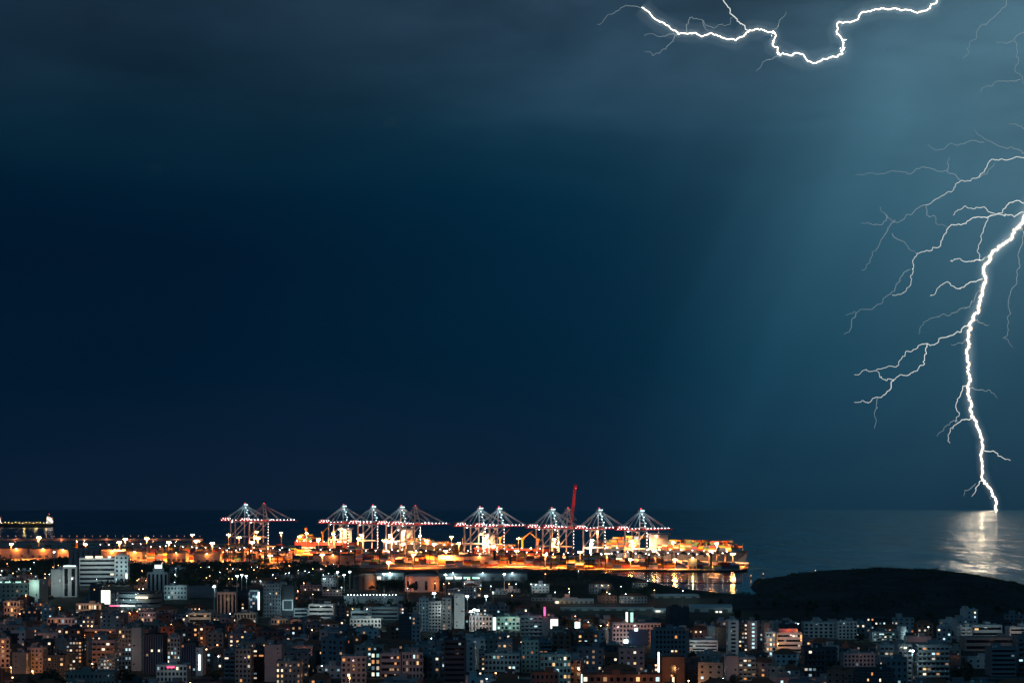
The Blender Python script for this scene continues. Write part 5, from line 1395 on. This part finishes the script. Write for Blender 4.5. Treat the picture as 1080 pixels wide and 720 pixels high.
bld('apartment_block', 'rosy lit corner house at the far left under the green-lit hall', 'the rosy corner house', 4, 21, 634, 648, 1540, 'square', 3, 5, 'pink', 0.15, 0.9, 12, 0.0, 2, [('s', 2400, 0, 9, 0.6), ('w', 1500, 0.6, 9, 0.9)])
bld('apartment_block', 'bright creamy terraces left of a dark street in the town middle', 'the creamy terraces', 199, 222, 647, 658, 1430, 'bands', 3, 7, 'white', 0.1, 0.8, 12, 0.1, 3, [('w', 1500, -0.5, 9, 0.9), ('w', 1200, 0.5, 9, 0.9)])
bld('apartment_block', 'row of pale lit roof terraces below the striped beige block', 'the pale roof terraces', 247, 270, 647, 655, 1470, 'square', 2, 7, 'pale', 0.15, 0.8, 12, 0.0, 3, [('w', 1700, 0, 9, 1.0)])
bld('apartment_block', 'pale lit upper storeys below the low bluish hall', 'the pale lit upper storeys', 286, 304, 653, 661, 1420, 'square', 2, 6, 'pale', 0.1, 0.8, 12, 0.0, 3, [('w', 1500, 0, 9, 1.0)])

# ------------------------------------------------------------------ floodlight poles of the town
POLES = [(57, 581, 30, 'near the port sheds on the left', 0.55), (458, 624, 32, 'above the three joined slabs, brightest of the town', 1.0), (470, 604.5, 24, 'by the rosy round tank', 0.6), (532, 604, 20, 'on the terminal shed yard', 0.6),
         (493, 627, 20, 'left one of two right of the slender tower', 0.5), (513, 627, 20, 'right one of two right of the slender tower', 0.5), (226, 617, 22, 'behind the striped beige block', 0.8),
         (250, 606, 22, 'first of three in a tight row by the woods', 0.55), (255, 605, 22, 'second of three in a tight row by the woods', 0.6), (260, 606, 22, 'third of three in a tight row by the woods', 0.5),
         (356, 602, 20, 'first of three faint ones left of the tanks', 0.35), (363, 605, 18, 'second of three faint ones left of the tanks', 0.3), (369, 601.5, 20, 'third of three faint ones left of the tanks', 0.45),
         (405, 604, 20, 'between the tanks and gabled shed', 0.5), (412, 604.5, 20, 'right beside the gabled shed', 0.5), (497, 643, 16, 'first of the row over the rosy shopping block', 0.5),
         (500.5, 641, 18, 'second of the row over the rosy shopping block', 0.6), (504, 642, 17, 'third of the row over the rosy shopping block', 0.5), (962, 684, 22, 'on the corner of the tall balcony tower', 0.4)]
for px, py, h, where, k2 in POLES:
    Y = depth(py, h) if px != 962 else 1000.0
    if px == 458:
        Y = 1480.0
    h = EYE - (py - HOR) / FPX * Y
    t = make_mast(h, f'cold white floodlight pole {where}', 7000 * k2 * (Y / 1800), COLD, lamp_wht, 'white floodlight poles in the town', 3, 0.8, True, 0.38 + 0.3 * k2)
    t.location = ((px - 540) / FPX * Y, Y, 0)
# small orange lamps in pairs
POSTS = [(468, 615.5, 9, 'left of a pair by the rosy round tank'), (473.5, 614.5, 9, 'right of a pair by the rosy round tank'), (620.5, 655.5, 8, 'topmost of three under dark trees left of the rosy office'), (633.5, 659, 8, 'left lower of three left of the rosy office'),
         (640.5, 658.5, 8, 'right lower of three left of the rosy office'), (12, 703, 7, 'in the orange street at the left edge'), (21, 710, 7, 'brightest at the bottom of the orange street'), (35, 707, 7, 'right of the orange street at the left bottom'),
         (98, 699, 7, 'glaring at the street corner under the orange-lit balconies'), (726, 717, 6, 'glaring orange right of the brown arch block'), (820, 678, 7, 'at the left end of the red-roof-lit block'), (369, 714, 6, 'at the foot of the square-windowed rosy block'),
         (63, 640, 8, 'among low houses below the green-lit hall')]
lamp_street = glow('street_lamp_head', (1.0, 0.50, 0.20), 26.0)
def street_lamp(label, loc, watts, col=(1, 0.42, 0.15), h=7.5, head=None):
    t = thing('street_lamp', label, 'street lamp', loc, group='street lamps of the town')
    b = MB(); b.tube([(0, 0, 0), (0, 0, h - 0.6), (0, -0.5, h), (0, -1.5, h + 0.15)], [0.11, 0.08, 0.07, 0.06], 5); pl = b.build('post', grey_st, t)
    link('lamp', ball(0.32, head or lamp_street), t, (0, -1.7, h + 0.02))
    lamp('street_light', 'POINT', (0, -1.7, h - 0.7), watts, col, t, 0.25)
    return t
for px, py, h, where in POSTS:
    Y = depth(py, h)
    HEROES.append((px - 4, px + 4, py - 2, py + 5, Y, 1, ''))
    street_lamp(f'orange street lamp {where}', ((px - 540) / FPX * Y, Y, 0), 6000 if px < 50 else (3600 if px < 130 or px > 700 else 2600), h=h)
# ------------------------------------------------------------------ ordinary houses, streets, trees
r5 = random.Random(2024)
NUM = ['no', 'one', 'two', 'three', 'four', 'five', 'six', 'seven', 'eight', 'nine']
USED = set()
HS = [(a, c, (a + c) / 2, yt, yb, s) for a, c, yt, yb, Y, dp, s in HEROES if s]
def relate(px, py, skip=0):
    best = sorted(HS, key=lambda h: (max(0, h[0] - px, px - h[1]) ** 2 + (2.2 * max(0, h[3] - py, py - h[4])) ** 2) + 0.05 * (h[2] - px) ** 2)[skip]
    if px < best[0] + 1:
        rel = 'left of'
    elif px > best[1] - 1:
        rel = 'right of'
    else:
        rel = 'behind' if py < best[4] else 'in front of'
    return rel, best[5]
def unique(px, py, heads):
    """First wording that no other thing carries yet, most telling look first."""
    near = [relate(px, py, i) for i in range(3)]
    for hd in heads:
        for tail in (f'{near[0][0]} {near[0][1]}', f'{near[0][0]} {near[0][1]}, {near[1][0]} {near[1][1]}', f'{near[1][0]} {near[1][1]}', f'{near[2][0]} {near[2][1]}'):
            l = f'{hd} {tail}'
            if l not in USED and 4 <= len(l.replace(',', '').split()) <= 16:
                USED.add(l); return l, True
    for r0, s0 in near:
        l = f'{heads[0]} {r0} {s0}'
        if len(l.split()) <= 16:
            break
    return l, False

def blocked(px0, px1, Y, dp):
    for (a, c, yt, yb, Yh, dh, s) in HEROES:
        k2 = 3.0 / Y * FPX
        if px1 + k2 > a * 1.0 and px0 - k2 < c and Y < Yh + dh + 3 and Y + dp > Yh - 6:
            return True
    return False
def top_limit(px0, px1, Y):
    """Lowest row (largest y) that the roof has to stay under so that named buildings behind stay in view."""
    lim = 0.0
    for (a, c, yt, yb, Yh, dh, s) in HEROES:
        if Yh > Y and px1 > a + 0.5 and px0 < c - 0.5:
            lim = max(lim, yb - 2.0)
    return lim

FILL_WALLS = [('pale', 'pale'), ('beige', 'beige'), ('grey', 'grey'), ('dark', 'dark'), ('white', 'white'), ('pink', 'rosy'), ('brown', 'brown'), ('grey', 'grey'), ('dark', 'dark')]
tile_m = mat('clay_roof_tiles', (0.22, 0.085, 0.05), 0.9, 0, 0.3, 0.5)
n_fill = 0
N_KIND = {'house': 0, 'apartment_block': 0}
LAMPS = []
def filler(x, Y, W_, dp, H, fl, wall, tone, near, warm, litp):
    global n_fill
    N_KIND['house' if fl <= 3 else 'apartment_block'] += 1
    px = 540 + FPX * x / Y
    cols = max(2, int(W_ // 3.1)); fh = H / fl
    kind = 'house' if fl <= 3 else 'apartment_block'
    rz = r5.uniform(-0.30, 0.30)
    t = thing(kind, '', 'building', (x, Y, 0), rz)
    wm = WALL[wall]
    shape = r5.random()
    b = MB()
    lit_n = 0
    b.box(-W_ / 2, W_ / 2, 0, dp, -0.4, H, 0, 1)
    if shape < 0.35 and W_ > 11:
        b.box(-W_ / 2 + W_ * 0.5, W_ / 2 - 0.3, -3.2, -0.01, -0.4, H - fh * r5.choice((0, 1)) - 0.3, 0, 1)
    cw = W_ / cols
    slots = []
    for f in range(fl):
        for c in range(cols):
            xx = -W_ / 2 + cw * (c + 0.5)
            yy = -3.2 if (shape < 0.35 and W_ > 11 and xx > 0.3) else 0.0
            slots.append((xx, yy - 0.05, fh * f + fh * 0.28))
    w, h = min(1.3, cw * 0.42), fh * 0.42
    lits = set(i for i in range(len(slots)) if r5.random() < litp)
    if not near:
        for i, (xx, yy, zz) in enumerate(slots):
            if i not in lits:
                b.box(xx - w / 2, xx + w / 2, yy - 0.02, yy + 0.06, zz, zz + h, 2)
    b.build('wall', [wm, roof_tar, glass_m], t)
    for i, (xx, yy, zz) in enumerate(slots):
        if i in lits:
            lit_n += 1
            link('lit_window', win_mesh(w, h, pick_lit(warm)), t, (xx, yy, zz))
        elif near:
            link('window', win_mesh(w, h, None), t, (xx, yy, zz))
    # lit rooms on the two flanks
    for sgn in (-1, 1):
        if r5.random() < 0.5:
            o = link('lit_window', win_mesh(w, h, pick_lit(warm)), t, (sgn * (W_ / 2 + 0.05), dp * r5.uniform(.3, .7), fh * r5.randrange(fl) + fh * 0.28)); o.rotation_euler = (0, 0, math.radians(90) * sgn)
    if fl <= 3 and r5.random() < 0.4:
        roof = 'a tiled hip roof'
        m2 = MB(); e = 0.5
        m2.v = [(-W_ / 2 - e, -e, H + .02), (W_ / 2 + e, -e, H + .02), (W_ / 2 + e, dp + e, H + .02), (-W_ / 2 - e, dp + e, H + .02), (-W_ * .22, dp / 2, H + 2.6), (W_ * .22, dp / 2, H + 2.6)]
        m2.f = [(0, 1, 5, 4), (1, 2, 5), (2, 3, 4, 5), (3, 0, 4), (3, 2, 1, 0)]; m2.mi = [0] * 5
        m2.build('roof', tile_m, t)
    else:
        k3 = r5.choice((1, 2, 3)) if Y < 1350 else r5.choice((1, 2))
        roof = {1: 'a stair house on the roof', 2: 'one roof tank', 3: 'two roof tanks'}[k3]
        roof_kit(t, W_, dp, H, r5, k3, Y < 1350, wm)
    py = HOR + FPX * (EYE - H * 0.5) / Y
    kname = 'house' if kind == 'house' else 'block'
    base = f'{tone} {NUM[fl] if fl < 10 else "high"}-storey {kname}'
    nl = f'{NUM[lit_n]} lit window{"" if lit_n == 1 else "s"}' if lit_n < 7 else 'many lit windows'
    lab, ok = unique(px, py, [f'{base} with {nl},', f'{base} with {nl} and {roof},', f'{base} with {roof},'])
    t['label'] = lab
    t['group'] = 'low houses of the town' if kind == 'house' else 'ordinary apartment blocks of the town'
    n_fill += 1
    return t

TREE_SPOTS = []
EARLY = []
Y = 906.0
while Y < 1720:
    step = 25.0 + (Y - 900) * 0.012
    x = -0.285 * Y
    xmax = 0.285 * Y
    while x < xmax:
        W_ = r5.uniform(8, 17); dp = r5.uniform(8, 11)
        yj = Y + r5.uniform(-5, 7)
        px0, px1 = 540 + FPX * (x) / yj, 540 + FPX * (x + W_) / yj
        pxc = (px0 + px1) / 2
        # the foot of the hill and the flat ground before the bay are not built up
        free = not (pxc > 700 and yj > 1390 + (pxc - 700) * 0.02) and not (430 < pxc <= 700 and yj > 1600) and not (pxc < 330 and yj > 1660)
        if free and N_KIND['apartment_block'] < 225 and N_KIND['house'] < 298 and not blocked(px0, px1, yj, dp):
            fl = r5.choice((2, 3, 3, 4, 4, 5, 5, 6)) if yj < 1350 else r5.choice((2, 2, 3, 3, 4, 5))
            H = fl * r5.uniform(2.7, 3.1)
            lim = top_limit(px0 - 1.5, px1 + 1.5, yj)
            Hmax = EYE - (lim - HOR) / FPX * yj - 1.2
            while H > Hmax and fl > 1:
                fl -= 1; H = fl * 2.8
            if H <= Hmax and fl >= 2 and r5.random() < 0.93:
                wall, tone = r5.choice(FILL_WALLS)
                left = pxc < 330
                filler(x + W_ / 2, yj, W_, dp, H, fl, wall, tone, yj < 1060, 0.85 if left else 0.55, r5.choice((0.06, 0.14, 0.22, 0.30, 0.42)))
                if r5.random() < (0.6 if left else 0.30):
                    LAMPS.append((x + W_ * r5.uniform(0, 1), yj - r5.uniform(5.5, 9), left))
            else:
                TREE_SPOTS.append((x + W_ / 2, yj + 4))
        elif free:
            pass
        if r5.random() < 0.5:
            TREE_SPOTS.append((x + W_ + 2.5, yj - r5.uniform(2, 12)))
        x += W_ + r5.uniform(3, 9)
    Y += step

# low scattered houses and sheds between the town and the port
n_low = 0
for _ in range(900):
    if n_low >= 64:
        break
    y = r5.uniform(1740, 2520); px = r5.choice((r5.uniform(105, 362), r5.uniform(105, 362), r5.uniform(478, 690), r5.uniform(-5, 75)))
    W_ = r5.uniform(12, 30); dp = r5.uniform(9, 14)
    px0, px1 = px - W_ / 2 / y * FPX, px + W_ / 2 / y * FPX
    fl = r5.choice((1, 2, 2, 3)); H = fl * 3.2
    if blocked(px0, px1, y, dp) or H > EYE - (top_limit(px0 - 1, px1 + 1, y) - HOR) / FPX * y - 1.0 or (px > 478 and y > 2150):
        continue
    wall, tone = r5.choice(FILL_WALLS)
    HEROES.append((px0, px1, HOR + FPX * (EYE - H) / y, HOR + FPX * EYE / y - 0.5, y, dp, ''))
    o_ = filler((px - 540) / FPX * y, y, W_, dp, H, fl, wall, tone, False, 0.5, 0.16); n_low += 1
    o_.name = 'workshop'; o_['group'] = 'low buildings between the town and the port'
    x = (px - 540) / FPX * y
    for q in range(2):
        if r5.random() < 0.6:
            cold = r5.random() < 0.55
            xx, yy_ = x + r5.uniform(-0.6, 0.6) * W_, y - 7 - 3 * q
            rel, s_ = relate(pix((xx, yy_, 8))[0], pix((xx, yy_, 8))[1])
            EARLY.append((xx, yy_, cold, f'{"white" if cold else "orange"} yard lamp {rel} {s_}'))

# streets: strips of asphalt with raised pavements between the rows
def strip(name, pts, w, z, m):
    b = MB()
    P2 = [Vector(p) for p in pts]
    for a, c in zip(P2, P2[1:]):
        d = (c - a).normalized(); nn = Vector((-d.y, d.x)) * w / 2
        b.quad((*(a - nn), z), (*(c - nn), z), (*(c + nn), z), (*(a + nn), z))
    return setting(b.build(name, m))
pave_m = mat('pavement_slabs', (0.2, 0.2, 0.19), 0.9, 0, 0.2, 0.4)
line_m = mat('road_paint', (0.7, 0.7, 0.68), 0.7, 0, 0.1, 0.4)
yy = 894.0
while yy < 1600:
    xm = 0.33 * yy
    strip('road', [(-xm, yy), (xm if yy < 1380 else 0.09 * yy, yy)], 6.5, 0.004, road_m)
    strip('road_marking', [(-xm, yy), (xm if yy < 1380 else 0.09 * yy, yy)], 0.15, 0.008, line_m)
    for s_ in (-1, 1):
        b = MB(); b.box(-xm, xm if yy < 1380 else 0.09 * yy, yy + s_ * 4.2 - 0.9, yy + s_ * 4.2 + 0.9, -0.1, 0.13); setting(b.build('pavement', pave_m))
    yy += 66.0 + (yy - 894) * 0.03
strip('road', [P(300, 1745), P(690, 1745)], 8.0, 0.012, road_m)
strip('road', [P(-20, 2440), P(330, 2240), P(560, 1850)], 8.0, 0.016, road_m)

# street lamps among the houses
WARMCOL, COLDCOL = (1.0, 0.32, 0.12), (0.72, 0.95, 1.0)
head_w = lamp_street
head_c = glow('white_street_lamp_head', (0.8, 1.0, 0.98), 20.0)
r5.shuffle(LAMPS)
for (x, y, left) in LAMPS[:160]:
    px, py = pix((x, y, 7))
    cold = r5.random() < (0.12 if left else 0.55)
    rel, s = relate(px, py)
    w = (r5.uniform(1400, 3200) if r5.random() < 0.26 else r5.uniform(100, 420)) if left else r5.uniform(80, 380)
    if px < 130 and y < 1200:
        w *= 1.5
    street_lamp(f'{"white" if cold else "orange"} street lamp among houses {rel} {s}', (x, y, 0), w * (0.6 if cold else 1.0), COLDCOL if cold else WARMCOL, head=head_c if cold else head_w)

# lamps along the paths and yards between the woods and the port
FAR = [(150, 2300), (185, 2180), (212, 2420), (232, 2250), (243, 2520), (268, 2330), (288, 2180), (305, 2480), (322, 2290), (341, 2180), (352, 2540), (171, 2550), (128, 2480), (20, 2350), (48, 2200), (62, 2500), (8, 2560), (36, 2620),
       (480, 2130), (505, 2080), (560, 1930), (600, 1830), (640, 1760), (575, 2200), (610, 2300), (655, 1880), (690, 1800), (720, 1790), (330, 1720), (300, 1760), (346, 1800), (430, 1840), (405, 1720), (540, 1700), (520, 1760)]
for px, y in FAR:
    cold = r5.random() < 0.5
    x = (px - 540) / FPX * y
    rel, s = relate(px, pix((x, y, 9))[1])
    street_lamp(f'tall {"white" if cold else "orange"} road lamp {rel} {s}', (x, y, 0), 1600, COLDCOL if cold else WARMCOL, h=11.5, head=head_c if cold else head_w)

for (x, y, cold, lab) in EARLY:
    street_lamp(lab, (x, y, 0), r5.uniform(500, 1500), COLDCOL if cold else WARMCOL, h=9.0, head=head_c if cold else head_w)

# --- trees
leaf_m = [mat('dark_foliage', (0.045, 0.065, 0.035), 0.9, 0, 0.55, 0.35), mat('olive_foliage', (0.07, 0.075, 0.045), 0.9, 0, 0.5, 0.35)]
bark_m = mat('bark', (0.09, 0.07, 0.05), 0.95, 0, 0.3, 1.0)
def crown_mb(r, rx, rz_, n, zc, size, clumps=9):
    b = MB()
    cs = []
    for _ in range(clumps):
        a = r.uniform(0, 2 * math.pi); u = r.uniform(-1, 1); q = r.uniform(0.25, 0.78)
        cs.append(Vector((math.cos(a) * math.sqrt(1 - u * u) * rx * q, math.sin(a) * math.sqrt(1 - u * u) * rx * q, zc + u * rz_ * q)))
    for i in range(n):
        c = cs[i % clumps]
        a = r.uniform(0, 2 * math.pi); u = r.uniform(-1, 1); k2 = r.random() ** 0.4 * rx * 0.46
        p = c + Vector((math.cos(a) * math.sqrt(1 - u * u), math.sin(a) * math.sqrt(1 - u * u), u * 0.9)) * k2
        d1 = Vector((r.uniform(-1, 1), r.uniform(-1, 1), r.uniform(-.6, .6))).normalized() * size * r.uniform(.6, 1.3)
        d2 = d1.cross(Vector((r.uniform(-1, 1), r.uniform(-1, 1), r.uniform(-1, 1)))).normalized() * size * r.uniform(.4, .9)
        b.quad(p - d1, p + d2 * .8, p + d1, p - d2)
    return b
TREE_M = []
for i in range(5):
    r = random.Random(900 + i)
    hgt = (7.0, 8.5, 6.0, 9.5, 10.5)[i]; rx = (3.0, 3.6, 2.8, 3.2, 1.1)[i]; rzz = (2.6, 3.2, 2.2, 3.9, 4.4)[i]
    cm_ = crown_mb(r, rx, rzz, 330, hgt - rzz * 0.95, 0.5 if i < 4 else 0.35, 10 if i < 4 else 14).mesh('crown', leaf_m[i % 2])
    b = MB(); b.tube([(0, 0, -0.2), (0.1, 0, hgt * 0.3), (0, 0.1, hgt * 0.62)], [0.26, 0.18, 0.08], 6)
    for q in range(4):
        a = q * 1.6 + i; b.tube([(0.05, 0, hgt * 0.3), (math.cos(a) * rx * .45, math.sin(a) * rx * .45, hgt * 0.6)], [0.12, 0.04], 4)
    TREE_M.append((cm_, b.mesh('trunk', bark_m), 'dark cypress' if i == 4 else ('dark round-crowned tree' if i < 3 else 'tall dark tree')))
def tree(x, y, i, sc, lab=None, z=0.0):
    cm_, tm_, word = TREE_M[i]
    px, py = pix((x, y, 5))
    rel, s = relate(px, py)
    size = 'small' if sc < 0.85 else ('large' if sc > 1.2 else 'medium')
    t = thing('cypress_tree' if i == 4 else 'broadleaf_tree', lab or f'{size} {word} {rel} {s}', 'tree', (x, y, z), r5.uniform(0, 6.28), 'trees of the town')
    t.scale = (sc, sc, sc * r5.uniform(0.9, 1.1))
    link('trunk', tm_, t); link('crown', cm_, t)
    return t
extra = [(44, 925, 3, 1.5), (52, 930, 1, 1.6), (61, 928, 3, 1.5), (68, 935, 0, 1.3), (407, 1965, 3, 1.6), (412, 1955, 1, 1.8), (418, 1960, 3, 1.9), (424, 1950, 1, 1.7), (433, 1975, 0, 1.5), (437, 1972, 1, 1.5), (392, 1990, 0, 1.2), (399, 2000, 2, 1.2),
         (597, 1400, 1, 1.2), (603, 1390, 0, 1.3), (617, 1375, 3, 1.1), (626, 1400, 1, 1.2), (634, 1385, 0, 1.1), (566, 1440, 1, 1.4), (572, 1450, 3, 1.3), (590, 1460, 0, 1.2), (131, 960, 1, 1.3), (138, 965, 0, 1.2), (1008, 985, 1, 1.4), (1022, 990, 3, 1.3), (775, 960, 1, 1.1)]
for px, y, i, sc in extra:
    tree((px - 540) / FPX * y, y, i, sc)
r5.shuffle(TREE_SPOTS)
nt = 0
for (x, y) in TREE_SPOTS:
    px, py = pix((x, y, 6))
    if nt >= 175:
        break
    k2 = 2.5 / y * FPX
    if blocked(px - k2, px + k2, y, 2.0) or top_limit(px - k2, px + k2, y) > HOR + FPX * (EYE - 7.5) / y:
        continue
    tree(x, y, r5.choice((0, 0, 1, 1, 2, 3, 3, 4)), r5.uniform(0.7, 1.25)); nt += 1
for px in (918, 942, 970, 986, 989):
    yq = 2035; x = (px - 540) / FPX * yq
    tree(x, yq, 2, 0.42 if px < 985 else 0.6, f'tiny bush on the hill crest, {"topmost, tallest of the row" if px > 985 else "one of a few dark specks"}', hill_z(x, yq) - 0.3)

# --- woods and scrub that read as one mass
b = MB(); rw = random.Random(5)
def wood(px0, px1, Y0, Y1, spacing, h0, h1, leaves=20):
    n = int((px1 - px0) / FPX * (Y0 + Y1) / 2 * (Y1 - Y0) / (spacing * spacing))
    for _ in range(n):
        y = rw.uniform(Y0, Y1); px = rw.uniform(px0, px1); x = (px - 540) / FPX * y
        if blocked(px - 2, px + 2, y, 2):
            continue
        nz = mnoise.noise(Vector((x / 60.0, y / 110.0, 1.0)))
        if nz < -0.18:
            continue
        h = rw.uniform(h0, h1) * (1 + 0.5 * nz); rr = h * 0.42
        for _q in range(leaves):
            a = rw.uniform(0, 6.283); u = rw.uniform(-0.7, 1); k2 = rr * rw.random() ** 0.4
            p = Vector((x + math.cos(a) * k2, y + math.sin(a) * k2, h * 0.55 + u * h * 0.42))
            d1 = Vector((rw.uniform(-1, 1), rw.uniform(-.5, .5), rw.uniform(-.8, .8))) * h * 0.15
            d2 = Vector((rw.uniform(-.6, .6), rw.uniform(-.5, .5), rw.uniform(.3, 1))) * h * 0.13
            b.quad(p - d1, p - d2, p + d1, p + d2, 0 if nz > 0.1 else 1)
wood(-25, 78, 2280, 2960, 9, 5, 9)
wood(100, 335, 2080, 2780, 10, 5, 10)
wood(330, 378, 2120, 2640, 9, 5, 8)
wood(360, 470, 2080, 2200, 9, 4, 7)
wood(540, 660, 1880, 2430, 13, 2, 5)
wood(630, 705, 1900, 2060, 9, 3, 6)
wood(700, 792, 1880, 1930, 7, 2, 4)
wood(300, 470, 1590, 1740, 12, 4, 7)
wood(556, 640, 2440, 2600, 14, 2, 4)
setting(b.build('woodland', leaf_m), 'stuff', 'dark woods and scrub between the town and the floodlit port')
b = MB()
for _ in range(5200):
    y = rw.uniform(1440, 2300); px = rw.uniform(775, 1110); x = (px - 540) / FPX * y
    z = hill_z(x, y)
    if z < 1.0 or mnoise.noise(Vector((x / 40.0, y / 70.0, 8.0))) < 0.0:
        continue
    h = rw.uniform(0.6, 2.1)
    for _q in range(8):
        a = rw.uniform(0, 6.283); p = Vector((x + math.cos(a) * h * .6, y + math.sin(a) * h * .6, z + rw.uniform(.1, .8) * h))
        d1 = Vector((rw.uniform(-1, 1), rw.uniform(-.5, .5), rw.uniform(-.4, .4))) * h * 0.5; d2 = Vector((rw.uniform(-.4, .4), rw.uniform(-.5, .5), rw.uniform(.3, 1))) * h * 0.4
        b.quad(p - d1, p - d2, p + d1, p + d2)
setting(b.build('hillside_scrub', leaf_m[0]), 'stuff', 'low dark scrub scattered over the hill')
# things that still share wording are told apart by their order across the view
ORD = 'first second third fourth fifth sixth seventh eighth ninth tenth eleventh twelfth thirteenth fourteenth fifteenth sixteenth seventeenth eighteenth nineteenth twentieth'.split()
same = {}
for o in bpy.data.objects:
    if o.parent is None and 'category' in o and o['category'] != 'container':
        same.setdefault(o['label'], []).append(o)
for l, os_ in same.items():
    if 1 < len(os_) <= len(ORD) and len(l.split()) <= 13:
        for i, o in enumerate(sorted(os_, key=lambda o: o.location.x / o.location.y)):
            o['label'] = f'{ORD[i]} from the left: {l}' if len(l.split()) <= 12 else f'{ORD[i]} from left: {l}'
print('FILL', n_fill, 'TREES', nt, 'OBJ', len(bpy.data.objects))
# ------------------------------------------------------------------ the rain-hazy air of the bay
hz = bpy.data.materials.new('rain_haze'); hz.use_nodes = True
hz.node_tree.nodes.clear()
HT = NT(hz.node_tree)
ho = HT.n('ShaderNodeOutputMaterial'); pv = HT.n('ShaderNodeVolumePrincipled')
pv.inputs['Color'].default_value = (0.24, 0.64, 1.0, 1)
pv.inputs['Density'].default_value = 1.2e-5
pv.inputs['Anisotropy'].default_value = 0.35
hz.node_tree.links.new(pv.outputs[0], ho.inputs['Volume'])
b = MB(); HB = SEA_EDGE + 300.0
b.box(-HB, HB, -HB, HB, -7.5, 6200.0)
setting(b.build('haze', hz), 'stuff')
